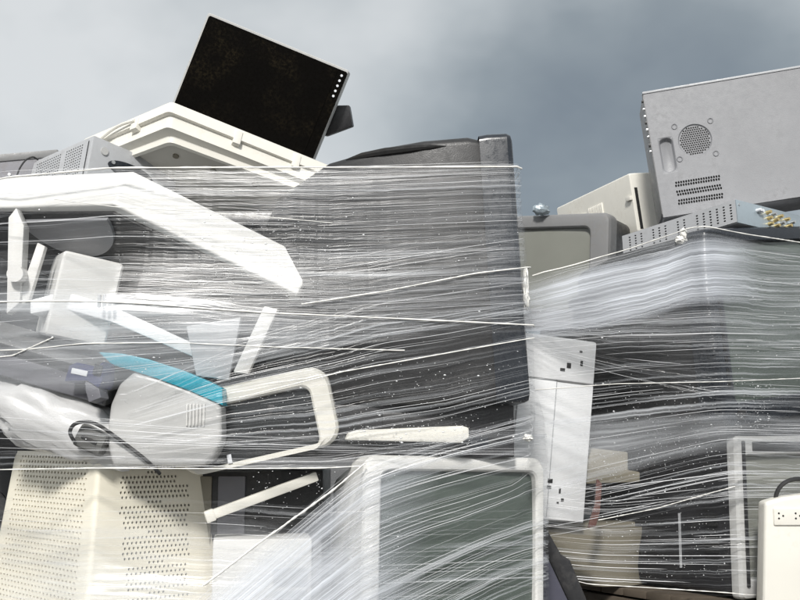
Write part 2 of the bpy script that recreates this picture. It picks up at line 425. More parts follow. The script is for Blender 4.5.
def crt(name, label, cat, m, W, H, bezel, housing, glass, bw, bd, prof, r=0.02, group=None, crown=0.012, recess=0.014, extras=True, bottom=0.0):
    """cathode-ray set: local front faces -y, x to the right, z up from the base; prof = (depth, width share, height share, lift)"""
    t = thing(name, label, cat, m, group)
    l_, r_, tp, bt = bw
    ow, oh = W - l_ - r_, H - tp - bt
    cx, cz = (l_ - r_) / 2, (bt - tp) / 2 + H / 2
    rings = [rrect(W * 0.994, H * 0.994, r, bd, 0, H / 2), rrect(W, H, r, bd * 0.75, 0, H / 2), rrect(W, H, r, 0.012, 0, H / 2),
             rrect(W - 0.008, H - 0.008, r, 0.003, 0, H / 2), rrect(W - 0.022, H - 0.022, r, 0.0, 0, H / 2),
             rrect(ow + 0.012, oh + 0.012, 0.022, 0.0, cx, cz), rrect(ow + 0.004, oh + 0.004, 0.02, 0.004, cx, cz), rrect(ow, oh, 0.02, recess, cx, cz), rrect(ow, oh, 0.02, recess + 0.02, cx, cz)]
    MB().loft(rings, False, False).build('bezel', bezel, t, True, 22)
    # screen
    g = MB(); nu, nv = 14, 11; v = []; f = []
    for j in range(nv + 1):
        for i in range(nu + 1):
            a, b = i / nu * 2 - 1, j / nv * 2 - 1
            v.append((cx + a * (ow / 2 + 0.003), recess + 0.006 - crown * (1 - 0.5 * a * a - 0.5 * b * b), cz + b * (oh / 2 + 0.003)))
    for j in range(nv):
        for i in range(nu):
            q = j * (nu + 1) + i; f.append((q, q + 1, q + nu + 2, q + nu + 1))
    g.add(v, f).build('screen', glass, t, True)
    rg = [rrect(W * 0.968, H * 0.968, r, bd - 0.004, 0, H / 2)]
    for (d, ws, hs, lift) in prof:
        rg.append(rrect(W * ws, H * hs, r * 1.3, d, 0, H / 2 + lift))
    h = MB().loft(rg, True, True).build('housing', housing, t, True, 40)
    return t, h

# ------------------------------------------------------------------ ground
gm = MB(); n = 24; S = 900.0
gv = []; gf = []
for j in range(n + 1):
    for i in range(n + 1):
        gv.append(((i / n - 0.5) * 2 * S, (j / n - 0.5) * 2 * S, 0.0))
for j in range(n):
    for i in range(n):
        q = j * (n + 1) + i; gf.append((q, q + 1, q + n + 2, q + n + 1))
tag(gm.add(gv, gf).build('ground', 'yard_asphalt'), kind='structure')

WRAP_L, WRAP_R = [], []          # things inside each wrapping
# ------------------------------------------------------------------ what carries the heaps (below the frame)
def crate(label, cx, cy, yaw, w, d, top):
    t = thing('wooden_crate', label, 'crate', pose((cx, cy, 0), yaw))
    for k in range(3):
        part_box('runner', 'timber', t, -w / 2, w / 2, -d / 2 + k * (d - 0.1) / 2, -d / 2 + k * (d - 0.1) / 2 + 0.1, 0.0, 0.10)
    for k in range(7):
        x = -w / 2 + k * (w - 0.13) / 6
        part_box('deck_board', 'timber', t, x, x + 0.13, -d / 2, d / 2, 0.102, 0.124)
    hb = (top - 0.148) / 5
    for k in range(5):
        z0 = 0.126 + k * hb
        for sy in (-1, 1):
            y0 = sy * d / 2 - (0.022 if sy > 0 else 0)
            part_box('plank', 'timber', t, -w / 2, w / 2, y0, y0 + 0.022, z0, z0 + hb - 0.004)
        for sx in (-1, 1):
            x0 = sx * w / 2 - (0.022 if sx > 0 else 0)
            part_box('plank', 'timber', t, x0, x0 + 0.022, -d / 2 + 0.024, d / 2 - 0.024, z0, z0 + hb - 0.004)
    for k in range(8):
        y = -d / 2 + k * (d / 8)
        part_box('top_board', 'timber', t, -w / 2, w / 2, y, y + d / 8 - 0.004, top - 0.020, top)
    return t
crate('rough timber crate carrying the left heap of wrapped equipment', -0.38, 2.87, 0, 1.25, 0.88, 0.985)
crate('rough timber crate carrying the right heap of wrapped equipment', 1.02, 3.20, 33, 0.90, 0.68, 1.108)

# ================================================================== LEFT HEAP
# --- big dark television standing on edge of the heap, screen turned to the right
tvm = Matrix.Translation(at(531, 402, 2.425)) @ Matrix.Rotation(R(-3.2), 4, 'Y') @ Matrix.Rotation(R(90), 4, 'Z') @ Matrix.Translation((0.36, 0, 0))
tvE, hE = crt('television', 'big dark grey television on the left heap, screen turned away to the right', 'television', tvm, 0.72, 0.612,
          'charcoal_blue', 'charcoal', 'crt_glass_dark', (0.05, 0.05, 0.05, 0.07), 0.075,
          [(0.10, 0.975, 0.994, 0.001), (0.20, 0.96, 0.986, 0.002), (0.30, 0.91, 0.962, 0.002), (0.42, 0.84, 0.91, -0.004), (0.55, 0.66, 0.78, -0.025), (0.60, 0.5, 0.6, -0.05)], r=0.016)
bpy.context.view_layer.update()
ia = tvE.matrix_world.inverted()
sl = [ia @ p for p in (hit(hE, x, y) for x, y in ((346, 160), (362, 156), (385, 152), (410, 149), (430, 147), (446, 146))) if p]
if len(sl) > 2: MB().tube(sl, [0.002, 0.008, 0.010, 0.009, 0.006, 0.001][:len(sl)], 8).build('handle_slot', 'void_black', tvE, True)
WRAP_L.append(tvE)
# --- black television behind the printers
t, h = crt('television', 'black television at the back of the left heap behind the white printers', 'television', pose((-0.70, 2.80, 1.46), 0), 0.78, 0.635,
       'black_plastic', 'black_plastic', 'crt_glass_dark', (0.05, 0.05, 0.045, 0.07), 0.06, [(0.12, 0.95, 0.95, 0), (0.35, 0.7, 0.75, 0), (0.42, 0.5, 0.5, 0)])
WRAP_L.append(t)
# --- loudspeaker box at the back left
t = thing('loudspeaker', 'black loudspeaker box at the far left behind the perforated monitor', 'loudspeaker', pose((-1.02, 2.98, 0.985), 0))
MB().box(-0.24, 0.10, -0.02, 0.26, 0, 0.47, 0.006).build('cabinet', 'black_plastic', t, True)
MB().cyl((-0.07, -0.026, 0.14), (-0.07, -0.018, 0.14), 0.085, n=28).build('woofer', 'rubber', t, True)
MB().cyl((-0.07, -0.026, 0.34), (-0.07, -0.018, 0.34), 0.05, n=24).build('tweeter', 'rubber', t, True)
WRAP_L.append(t)
# --- white flatbed slab seen from below
P0, P1, P2 = at(112, 205, 2.42), at(297, 295, 2.50), at(-30, 209, 2.60)
m = frame(P0, P1, (P1 - P0).cross(P2 - P0).normalized())
t = thing('flatbed_scanner', 'white flatbed scanner slab tilted under the film, dark underside showing', 'scanner', m)
iv = m.inverted(); a, c = iv @ P1, iv @ P2
back = Vector((0.10, 0.22, 0)); plan = [Vector((0, 0, 0)), Vector((a.x, 0, 0)), Vector((a.x, 0, 0)) + back * 1.1, Vector((0.05, 0.40, 0)), Vector((c.x + 0.05, c.y + 0.16, 0)), Vector((c.x, c.y, 0))]
def plan_mb(inset, z0, z1, r):
    cen = sum(plan, Vector()) / len(plan)
    pp = [p + (cen - p).normalized() * inset for p in plan]
    mb_ = MB().prism([(p.x, p.y) for p in pp], z0, z1, r, 3)
    mb_.v = [Vector((q.x, q.z, q.y)) for q in mb_.v]
    return mb_
plan_mb(0, 0.004, 0.112, 0.006).build('case', 'white_plastic', t, True)
plan_mb(0.025, -0.003, 0.006, 0.002).build('underside_panel', 'charcoal', t, True)
e_x = (c - Vector((0, 0, 0))).normalized(); e_y = Vector((-e_x.y, e_x.x, 0)) * -1
pts = []
for k in range(25):
    aa = math.pi * k / 24
    pts.append(e_x * (0.03 + 0.13 - 0.13 * math.cos(aa)) + e_y * (0.035 + 0.12 * math.sin(aa)))
if pts[12].y < 0: pts = [Vector((p.x, p.y, 0)) for p in pts]
vv = [(p.x, p.y, z) for z in (-0.012, -0.004) for p in pts]; nn = len(pts)
MB().add(vv, [tuple(range(nn)), tuple(range(2 * nn - 1, nn - 1, -1))] + [(k, (k + 1) % nn, nn + (k + 1) % nn, nn + k) for k in range(nn)]).build('round_cover', 'tower_grey', t)
for (aa, bb) in ((0.30, 0.05), (0.33, 0.15)):
    MB().cyl((aa, bb, -0.012), (aa, bb, -0.002), 0.012, 0.014).build('rubber_foot', 'rubber', t, True)
WRAP_L.append(t)
# --- printer below the slab
t = thing('inkjet_printer', 'white inkjet printer with upright paper guides at the left edge', 'printer', pose(at(84, 330, 2.53), 0))
def rel(px, py, Y, o): p = at(px, py, Y) - o.matrix_world.translation; return (p.x, p.z)
def outl(pxs, Y, o): return [rel(a, b, Y, o) for a, b in pxs]
bpy.context.view_layer.update()
b_ = MB().box(-0.085, 0.055, -0.01, 0.24, -0.03, 0.17, 0.012, 3).build('body', 'white_plastic', t, True)
b_.rotation_euler = (R(6), R(10), R(24))
MB().prism(outl([(2, 214), (10, 204), (18, 222), (14, 300), (0, 312)], 2.47, t), -0.02, 0.02, 0.003).build('paper_guide', 'white_plastic', t, True)
MB().prism(outl([(33, 240), (41, 244), (24, 300), (10, 306)], 2.49, t), -0.01, 0.01, 0.003).build('paper_guide', 'white_plastic', t, True)
MB().cyl((-0.150, -0.045, 0.125), (-0.150, 0.0, 0.125), 0.019, n=24).build('roller_cap', 'white_plastic', t, True)
MB().prism(outl([(30, 300), (64, 291), (112, 306), (208, 350), (203, 361), (112, 322), (62, 308), (30, 314)], 2.50, t), -0.03, 0.16, 0.004).build('base_tray', 'bright_white', t, True)
for k in range(3):
    part_box('button', 'light_grey', t, 0.045 + 0.012 * k, 0.053 + 0.012 * k, -0.062, -0.055, 0.045, 0.075)
WRAP_L.append(t)
# --- white panel and bar
def slab(name, label, cat, pxs, Y, th, mat, r=0.004, group=None, tilt=None):
    c = at(sum(p[0] for p in pxs) / len(pxs), sum(p[1] for p in pxs) / len(pxs), Y)
    t = thing(name, label, cat, Matrix.Translation(c) @ (tilt or Matrix.Identity(4)), group)
    pp = [(at(a, b, Y).x - c.x, at(a, b, Y).z - c.z) for a, b in pxs]
    MB().prism(pp, 0, th, r).build(name.split('_')[-1] + '_shell' if False else 'shell', mat, t, True)
    return t
t = slab('plastic_sheet', 'pale trapezoid plastic panel above the turquoise trimmed device', 'panel', [(186, 326), (241, 317), (229, 380), (196, 376)], 2.47, 0.02, 'light_grey')
WRAP_L.append(t)
t = slab('plastic_bar', 'thin white plastic bar slanting over the cream framed monitor', 'bar', [(264, 306), (278, 309), (248, 374), (233, 372)], 2.46, 0.025, 'white_plastic')
WRAP_L.append(t)
# --- dark box with slanting front
m, Ls = corner((113, 374), 2.44, (-1, 1, -1), ((-80, 318), None, (104, 407)), (-8, 8, 17), (0.44, 0.26, 0.08))
t = thing('video_recorder', 'dark grey flat video recorder slanting down at the left edge', 'video recorder', m)
MB().box(0, Ls[0], 0.006, Ls[1], 0, Ls[2], 0.004).build('case', 'mid_grey', t, True)
MB().box(0.006, Ls[0] - 0.006, 0, 0.006, 0.004, Ls[2] - 0.026, 0.002).build('front_panel', 'slate_grey', t, True)
MB().box(0.006, Ls[0] - 0.006, 0.001, 0.006, Ls[2] - 0.022, Ls[2] - 0.004, 0.002).build('tape_flap', 'charcoal', t, True)
WRAP_L.append(t)
# --- navy clamp with label
t = thing('ink_cartridge', 'dark blue cartridge with a white label on the slanting recorder', 'cartridge', pose(at(86, 378, 2.405), -18, 0, 12) @ Matrix.Scale(0.86, 4))
MB().prism([(-0.052, -0.02), (-0.05, 0.022), (-0.03, 0.034), (0.03, 0.034), (0.046, 0.05), (0.056, 0.0), (0.05, -0.018), (0.014, -0.006), (-0.03, -0.014)], -0.012, 0.045, 0.003).build('body', 'navy', t, True)
part_box('label_plate', 'label_paper', t, -0.038, 0.010, -0.0145, -0.0115, 0.004, 0.018, r=0.001)
MB().prism([(0.004, -0.006), (0.05, -0.018), (0.062, -0.040), (0.030, -0.058), (0.012, -0.03)], -0.008, 0.03, 0.003).build('clip', 'slate_grey', t, True)
part_box('latch', 'charcoal_blue', t, 0.026, 0.05, -0.018, -0.012, 0.012, 0.04)
WRAP_L.append(t)
# --- white rounded device with turquoise trim
o0 = at(165, 465, 2.425)
t = thing('desktop_printer', 'rounded frosted white desktop device with a turquoise trim along its top', 'printer', Matrix.Translation(o0) @ Matrix.Rotation(R(0), 4, 'Z'))
def lo(pxs, Y, o): return [(at(a, b, Y).x - o.x, at(a, b, Y).z - o.z) for a, b in pxs]
MB().prism(lo([(112, 466), (106, 440), (110, 405), (119, 384), (134, 371), (160, 378), (192, 390), (221, 404), (222, 440), (214, 458), (204, 466)], 2.425, o0), 0.0, 0.24, 0.012, 3).build('body', 'frosted_white', t, True, 60)
MB().prism(lo([(98, 352), (122, 353.5), (148, 359), (182, 370), (208, 381), (222, 388), (222.5, 405.5), (190, 391), (158, 379), (133, 371), (112, 365)], 2.42, o0), -0.002, 0.22, 0.002).build('trim', 'turquoise', t, True, 60)
for k in range(6):
    a = at(187 + k * 3.4, 404, 2.42); c = at(187 + k * 3.4, 426, 2.42)
    part_box('vent_rib', 'white_plastic', t, a.x - o0.x - 0.0016, a.x - o0.x + 0.0016, -0.004, 0.002, c.z - o0.z, a.z - o0.z, r=0.001)
WRAP_L.append(t)
# --- crumpled foam bag
def lump(name, mat, c, ax, amp, seed, rot=None, freq=9.0, nu=48, nv=30, parent=None):
    v, f = [], []
    for j in range(nv + 1):
        for i in range(nu):
            th, ph = 2 * math.pi * i / nu, math.pi * j / nv
            p = Vector((math.sin(ph) * math.cos(th), math.sin(ph) * math.sin(th), math.cos(ph)))
            q = p * freq * 0.25
            d = 1 + amp * (mnoise.noise(q + Vector((seed, 0, 0))) + 0.5 * abs(mnoise.noise(q * 2.3 + Vector((0, seed, 0)))) + 0.3 * mnoise.noise(q * 5 + Vector((0, 0, seed))))
            v.append(Vector((p.x * ax[0], p.y * ax[1], p.z * ax[2])) * d)
    for j in range(nv):
        for i in range(nu):
            f.append((j * nu + i, j * nu + (i + 1) % nu, (j + 1) * nu + (i + 1) % nu, (j + 1) * nu + i))
    o = MB().add(v, f).build(name, mat, parent, True, 50)
    if c is not None: o.matrix_world = Matrix.Translation(c) @ (rot or Matrix.Identity(4))
    return o
o = lump('packing_bag', 'foam_white', at(62, 423, 2.50), (0.21, 0.060, 0.070), 0.22, 3.1, Matrix.Rotation(R(20), 4, 'Y'), 10)
tag(o, 'crumpled white packing foam bag between the recorder and the perforated monitor', 'packing bag'); WRAP_L.append(o)
# --- power adapter and cable
oA = at(90, 440, 2.412)
t = thing('power_adapter', 'dark power adapter with a black cable under the film', 'adapter', Matrix.Translation(oA) @ Matrix.Rotation(R(25), 4, 'Y'))
MB().box(-0.034, 0.034, 0, 0.045, -0.026, 0.026, 0.010, 3).build('body', 'adapter_grey', t, True)
part_box('ridge', 'rubber', t, -0.020, 0.016, -0.003, 0.002, -0.004, 0.004, r=0.001)
cp = [at(74, 441, 2.405), at(70, 432, 2.40), at(75, 424, 2.397), at(88, 422, 2.397), at(100, 426, 2.40), at(120, 440, 2.41), at(145, 459, 2.415), at(160, 474, 2.44)]
def spline(pts, n=8):
    out = []
    for i in range(len(pts) - 1):
        p0, p1, p2, p3 = pts[max(i - 1, 0)], pts[i], pts[i + 1], pts[min(i + 2, len(pts) - 1)]
        for k in range(n):
            s = k / n
            out.append(0.5 * ((2 * p1) + (p2 - p0) * s + (2 * p0 - 5 * p1 + 4 * p2 - p3) * s * s + (3 * p1 - p0 - 3 * p2 + p3) * s ** 3))
    out.append(pts[-1]); return out
bpy.context.view_layer.update()
inv = t.matrix_world.inverted()
MB().tube([inv @ p for p in spline(cp)], 0.0042).build('cable', 'rubber', t, True)
WRAP_L.append(t)
# --- cream framed monitor, dark screen
m = pose(at(262, 461, 2.475), -4, 0, -12.5)
t, h = crt('monitor', 'cream framed monitor with a dark screen tilted below the big television', 'monitor', m, 0.365, 0.182, 'ivory', 'ivory', 'crt_glass_dark',
       (0.03, 0.048, 0.042, 0.006), 0.05, [(0.10, 0.93, 0.93, 0), (0.22, 0.75, 0.8, 0), (0.27, 0.6, 0.6, 0)], r=0.045)
part_box('sticker', 'label_paper', t, -0.075, -0.065, -0.004, 0.001, 0.01, 0.03, r=0.0008)
WRAP_L.append(t)
# --- recorder carrying the big television
t = thing('video_recorder', 'black video recorder wedged under the big dark television', 'video recorder', pose((0.06, 2.50, 1.463), 3))
MB().box(-0.36, 0.20, 0, 0.36, 0, 0.118, 0.005).build('case', 'black_plastic', t, True)
part_box('tape_flap', 'charcoal', t, -0.10, 0.10, -0.004, 0.002, 0.055, 0.10)
part_box('display_window', 'charcoal_blue', t, -0.06, 0.14, -0.004, 0.002, 0.02, 0.045)
WRAP_L.append(t)
# --- white tray
t = thing('plastic_tray', 'wet off-white tray lying on the silver television', 'tray', pose(at(407, 442, 2.43), 5, 0, 1))
MB().prism([(-0.135, 0.002), (-0.128, 0.018), (-0.11, 0.024), (0.12, 0.038), (0.137, 0.034), (0.138, 0.012), (0.12, 0.0)], 0, 0.24, 0.005).build('shell', 'ivory', t, True)
part_box('grip_slot', 'void_black', t, 0.10, 0.125, 0.02, 0.05, 0.034, 0.0385, r=0.001)
WRAP_L.append(t)
# --- silver television, front right of the lower layer
c0 = at(361, 455, 2.405)
yawM = 23
Hm = 0.475
m = Matrix.Translation((c0.x, c0.y, c0.z - Hm)) @ Matrix.Rotation(R(yawM), 4, 'Z') @ Matrix.Rotation(R(1.2), 4, 'Y') @ Matrix.Translation((0.225, 0, 0))
t, h = crt('television', 'silver television with a dull green screen at the lower front of the left heap', 'television', m, 0.45, Hm, 'pale_silver', 'pale_silver', 'crt_glass_green',
       (0.042, 0.026, 0.034, 0.09), 0.09, [(0.13, 0.95, 0.95, 0), (0.30, 0.84, 0.85, -0.01), (0.40, 0.6, 0.6, -0.03)], r=0.03)
for k in range(4):
    MB().cyl((0.06 + 0.035 * k, -0.006, 0.035), (0.06 + 0.035 * k, 0.004, 0.035), 0.008, n=14).build('button', 'mid_grey', t.children[0], True)
WRAP_L.append(t)
# --- perforated cream monitor, face down
nc = Vector((-0.677, 2.405)); e1 = Vector((0.272, 0.25)).normalized(); e2 = Vector((-0.25, 0.272)).normalized()
zb, zt = 0.99, 1.475
m = Matrix(((e1.x, e2.x, 0, nc.x), (e1.y, e2.y, 0, nc.y), (0, 0, 1, zb), (0, 0, 0, 1)))
t = thing('monitor', 'cream monitor standing face down, its perforated back housing towards us', 'monitor', m)
A, B, Hh = 0.40, 0.56, zt - zb
i0, i1 = 0.0, 0.055
b = [Vector((i0, i0, 0)), Vector((A, i0, 0)), Vector((A, B, 0)), Vector((i0, B, 0))]
u = [Vector((i1, i1, Hh)), Vector((A - i1, i1, Hh)), Vector((A - i1, B - i1, Hh)), Vector((i1, B - i1, Hh))]
g = MB()
def face_pt(k0, k1, s, z): return (b[k0] * (1 - s) + b[k1] * s) * (1 - z) + (u[k0] * (1 - s) + u[k1] * s) * z
# right face (k 0 -> 1): plain margins and a sheet with holes in arcs
def hole_face(k0, k1, s0, s1, z0, z1, nu, nv, mask, hole, asp_=(1, 1)):
    g.perforate(face_pt(k0, k1, s0, z0), face_pt(k0, k1, s1, z0), face_pt(k0, k1, s1, z1), face_pt(k0, k1, s0, z1), nu, nv, mask, hole, 0.005, asp=asp_, stagger=0.2)
    for (a0, a1, c0_, c1_) in ((0.035, s0, 0, 1), (s1, 0.965, 0, 1), (s0, s1, 0, z0), (s0, s1, z1, 1)):
        if a1 - a0 > 1e-3 and c1_ - c0_ > 1e-3:
            g.add([face_pt(k0, k1, a0, c0_), face_pt(k0, k1, a1, c0_), face_pt(k0, k1, a1, c1_), face_pt(k0, k1, a0, c1_)], [(0, 1, 2, 3)])
def mask_r(i, j):
    x, y = (i + 0.5) / 20 * 2 - 1, (j + 0.5) / 34
    if x * x > 0.98: return False
    d = y - 0.12 + 0.10 * x * x
    lim = 0.94 - 0.12 * (1 if x > 0.55 else 0)
    return d > 0.02 * (1 + 6 * x * x) and y < lim and (int(y * 34) % 6 != 0 or abs(x) < 0.2) and abs(x) < 0.62 + 0.36 * y
hole_face(0, 1, 0.16, 0.80, 0.20, 0.985, 20, 34, mask_r, 0.30, (0.9, 1.0))
hole_face(3, 0, 0.10, 0.90, 0.05, 0.985, 22, 38, lambda i, j: True, 0.27, (1.0, 1.0))
g.add([face_pt(1, 2, 0.03, 0), face_pt(1, 2, .97, 0), face_pt(1, 2, .97, 1), face_pt(1, 2, 0.03, 1)], [(0, 1, 2, 3)])
g.add([face_pt(2, 3, 0.03, 0), face_pt(2, 3, .97, 0), face_pt(2, 3, .97, 1), face_pt(2, 3, 0.03, 1)], [(0, 1, 2, 3)])
for k in range(4):   # rounded corner ridges
    kp, kn = (k + 3) % 4, (k + 1) % 4
    for s in range(4):
        def arc(z, s_):
            pa = face_pt(kp, k, 0.965, z); pc = face_pt(k, kn, 0.035, z); pk = face_pt(k, kn, 0, z)
            w = s_ / 4; return pa * (1 - w) ** 2 + pk * 2 * w * (1 - w) + pc * w * w
        g.add([arc(0, s), arc(0, s + 1), arc(1, s + 1), arc(1, s)], [(0, 1, 2, 3)])
g.add([p * 1 for p in u], [(0, 1, 2, 3)])
g.build('housing', 'cream', t, 'keep')
MB().loft([[(p.x * 0.94 + A * 0.03, p.y * 0.94 + B * 0.03, 0.01) for p in b], [(p.x * 0.92 + A * 0.04, p.y * 0.92 + B * 0.04, Hh - 0.012) for p in u]]).build('inner_shield', 'void_black', t)
MB().loft([[(p.x + (p.x - A / 2) * 0.06, p.y + (p.y - B / 2) * 0.06, zz) for p in b] for zz in (-0.002, 0.035)]).build('front_frame', 'cream', t)
WRAP_L.append(t)
# --- cream bar in the open gap
p0, p1 = at(206, 517, 2.50), at(317, 476, 2.56)
dv = (p1 - p0); Lb = dv.length
t = thing('plastic_strut', 'pale cream strut crossing the dark gap beside the perforated monitor', 'strut',
          Matrix.Translation(p0) @ dv.to_track_quat('X', 'Z').to_matrix().to_4x4())
MB().box(0, Lb, -0.010, 0.010, -0.011, 0.011, 0.004).build('beam', 'ivory', t, True)
MB().box(-0.002, 0.02, -0.012, 0.012, -0.014, 0.013, 0.004).build('end_cap', 'ivory', t, True)
WRAP_L.append(t)
# --- dark grey unit in the gap and white case below
t = thing('video_recorder', 'dark upright recorder seen in the gap behind the cream strut', 'video recorder', pose(at(262, 640, 2.66)))
MB().box(-0.16, 0.14, 0, 0.30, -0.03, 0.395, 0.006).build('case', 'charcoal', t, True)
part_box('front_panel', 'slate_grey', t, -0.11, -0.045, -0.006, 0.002, 0.02, 0.38)
part_box('side_strip', 'beige', t, -0.155, -0.125, -0.006, 0.002, 0.02, 0.38)
WRAP_L.append(t)
t = thing('computer_case', 'white computer case beside the perforated cream monitor, behind milky film', 'computer case', pose(at(264, 610, 2.50), 8))
MB().box(-0.115, 0.105, 0, 0.14, -0.14, 0.155, 0.006).build('case', 'white_plastic', t, True)
part_box('drive_cover', 'light_grey', t, 0.02, 0.095, -0.004, 0.003, 0.05, 0.09)
part_box('drive_cover', 'light_grey', t, 0.02, 0.095, -0.004, 0.003, 0.0, 0.04)
part_box('rear_vent', 'mid_grey', t, 0.107, 0.127, 0.0, 0.14, -0.14, 0.145)
WRAP_L.append(t)

# --- on top of the left heap
m, Ls = corner((94, 135), 2.62, (1, 1, -1), ((178, 171), (6, 174), (85, 183)), (45, 6, 10), (0.24, 0.26, 0.09))
t = thing('satellite_receiver', 'light grey receiver box with perforated side tilted on the left heap', 'receiver', m)
lx, ly, lz = Ls
MB().box(0, lx, 0.0, ly, 0, lz, 0.004).build('case', 'light_grey', t, True)
s = MB().perforate((-0.004, ly - 0.012, 0.010), (-0.004, 0.014, 0.010), (-0.004, 0.014, lz - 0.008), (-0.004, ly - 0.012, lz - 0.008), 40, 15,
    lambda i, j: (i % 14) > 1 and j > 1 and i < 38 and j < 14, 0.33, 0.0035)
s.build('perforated_side', 'light_grey', t, 'keep')
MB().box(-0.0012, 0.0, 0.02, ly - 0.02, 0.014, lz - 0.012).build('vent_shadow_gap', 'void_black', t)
MB().cyl((0.035, -0.003, lz - 0.03), (0.035, 0.002, lz - 0.03), 0.010, n=20).build('button', 'silver_grey', t, True)
el = [(0.115 + 0.065 * math.cos(a), lz - 0.056 + 0.020 * math.sin(a)) for a in [2 * math.pi * k / 28 for k in range(28)]]
MB().prism(el, -0.003, 0.002).build('display_window', 'charcoal_blue', t)
MB().cyl((0.062, -0.006, lz - 0.05), (0.062, 0.0, lz - 0.05), 0.005, n=12).build('knob', 'zinc', t, True)

P0, P1, P2 = at(172, 100, 2.62), at(348, 172, 2.80), at(84, 138, 2.80)
m = frame(P0, P1, (P1 - P0).cross(P2 - P0).normalized())
t = thing('monitor', 'ivory white monitor lying face up on the left heap under the black flat screen', 'monitor', m)
iv = m.inverted(); a, c = iv @ P1, iv @ P2
cplan = [Vector((0, 0, 0)), Vector((a.x, 0, 0)), Vector((a.x + 0.06, 0.16, 0)), Vector((0.10, 0.36, 0)), Vector((c.x + 0.04, c.y + 0.14, 0)), Vector((c.x, c.y, 0))]
def cring(inset, z, rad):
    cen = sum(cplan, Vector()) / 6; out = []
    pp = [p + (cen - p).normalized() * inset for p in cplan]
    for k in range(6):
        p, q0, q1 = pp[k], pp[k - 1], pp[(k + 1) % 6]
        d0, d1 = (q0 - p).normalized() * rad, (q1 - p).normalized() * rad
        for w_ in (0, 0.25, 0.5, 0.75, 1): out.append(tuple((p + d0) * (1 - w_) ** 2 + p * 2 * w_ * (1 - w_) + (p + d1) * w_ * w_ + Vector((0, 0, z))))
    return out
MB().loft([cring(0, -0.036, 0.010), cring(0, -0.005, 0.010), cring(0.008, 0, 0.012), cring(0.05, 0, 0.02), cring(0.056, -0.012, 0.02)]).build('bezel', 'ivory', t, True)
MB().loft([cring(0.058, -0.0135, 0.02), cring(0.10, -0.006, 0.02)]).build('screen', 'crt_glass_grey', t, True)
MB().loft([cring(0.014, -0.034, 0.012), cring(0.018, -0.070, 0.012), cring(0.044, -0.074, 0.016), cring(0.050, -0.090, 0.016), cring(0.060, -0.092, 0.016), cring(0.066, -0.080, 0.016)], False, True).build('housing', 'ivory', t, True)
for k in (0.17, 0.33):
    part_box('clip_tab', 'ivory', t, k, k + 0.02, -0.003, 0.016, -0.052, -0.010)
e_l = c.normalized()
for k in (0.12,):
    q = e_l * k; tb2 = part_box('clip_tab', 'ivory', t, -0.012, 0.012, -0.004, 0.014, -0.050, -0.012)
    tb2.matrix_local = Matrix.Translation(q) @ Matrix.Rotation(math.atan2(-e_l.y, -e_l.x), 4, 'Z')
for (x, y) in ((0.06, 0.10), (0.16, 0.10), (0.27, 0.09)):
    MB().cyl((x, y, -0.084), (x, y, -0.0795), 0.008, n=16).build('screw_well', 'beige', t, True)
cp = [e_l * 0.12 + Vector((-0.004, -0.004, -0.024)), e_l * 0.17 + Vector((-0.006, -0.012, -0.026)), e_l * 0.22 + Vector((-0.004, -0.012, -0.034)), e_l * 0.27 + Vector((0, -0.006, -0.055)), e_l * 0.28 + Vector((0.01, 0.01, -0.08))]
MB().tube(spline(cp), 0.0042).build('cable', 'ivory', t, True)

# flat screen
tl, tr_ = at(208, 12, 2.96), at(349, 68, 2.94)
ang = math.degrees(math.atan2(tl.z - tr_.z, tr_.x - tl.x)); Wd = (tr_ - tl).length
m = Matrix.Translation(tl) @ Matrix.Rotation(R(ang), 4, 'Y') @ Matrix.Rotation(R(11), 4, 'X')
t = thing('flat_screen_monitor', 'black flat screen monitor leaning on top of the left heap', 'monitor', m)
Hd = 0.32
MB().loft([rrect(Wd, Hd, 0.008, 0.035, Wd / 2, -Hd / 2), rrect(Wd, Hd, 0.008, 0.004, Wd / 2, -Hd / 2), rrect(Wd - 0.004, Hd - 0.004, 0.008, 0.0, Wd / 2, -Hd / 2)]).build('back_shell', 'silver_grey', t, True)
_b = MB().loft([rrect(Wd - 0.009, Hd - 0.009, 0.006, -0.003, Wd / 2 + 0.003, -Hd / 2 - 0.003), rrect(Wd - 0.009, Hd - 0.009, 0.006, 0.002, Wd / 2 + 0.003, -Hd / 2 - 0.003)])
lb = _b.build('bezel', 'dusty_screen', t, True)
MB().box(0.014, Wd - 0.030, -0.0045, 0.0, -Hd + 0.02, -0.014).build('screen', 'dusty_screen', t)
for k in range(5):
    z = -0.022 - k * 0.0152
    MB().cyl((Wd - 0.014, -0.0065, z), (Wd - 0.014, -0.002, z), 0.0036, n=10).build('button', 'label_paper', lb, True)
MB().prism([(Wd - 0.03, -0.11), (Wd + 0.028, -0.085), (Wd + 0.060, -0.135), (Wd + 0.0, -0.19), (Wd - 0.06, -0.20)], 0.05, 0.085, 0.004).build('stand_base', 'black_plastic', t, True)
MB().cyl((Wd / 2, 0.03, -Hd * 0.55), (Wd - 0.05, 0.06, -0.15), 0.02, n=12).build('stand_arm', 'black_plastic', t, True)

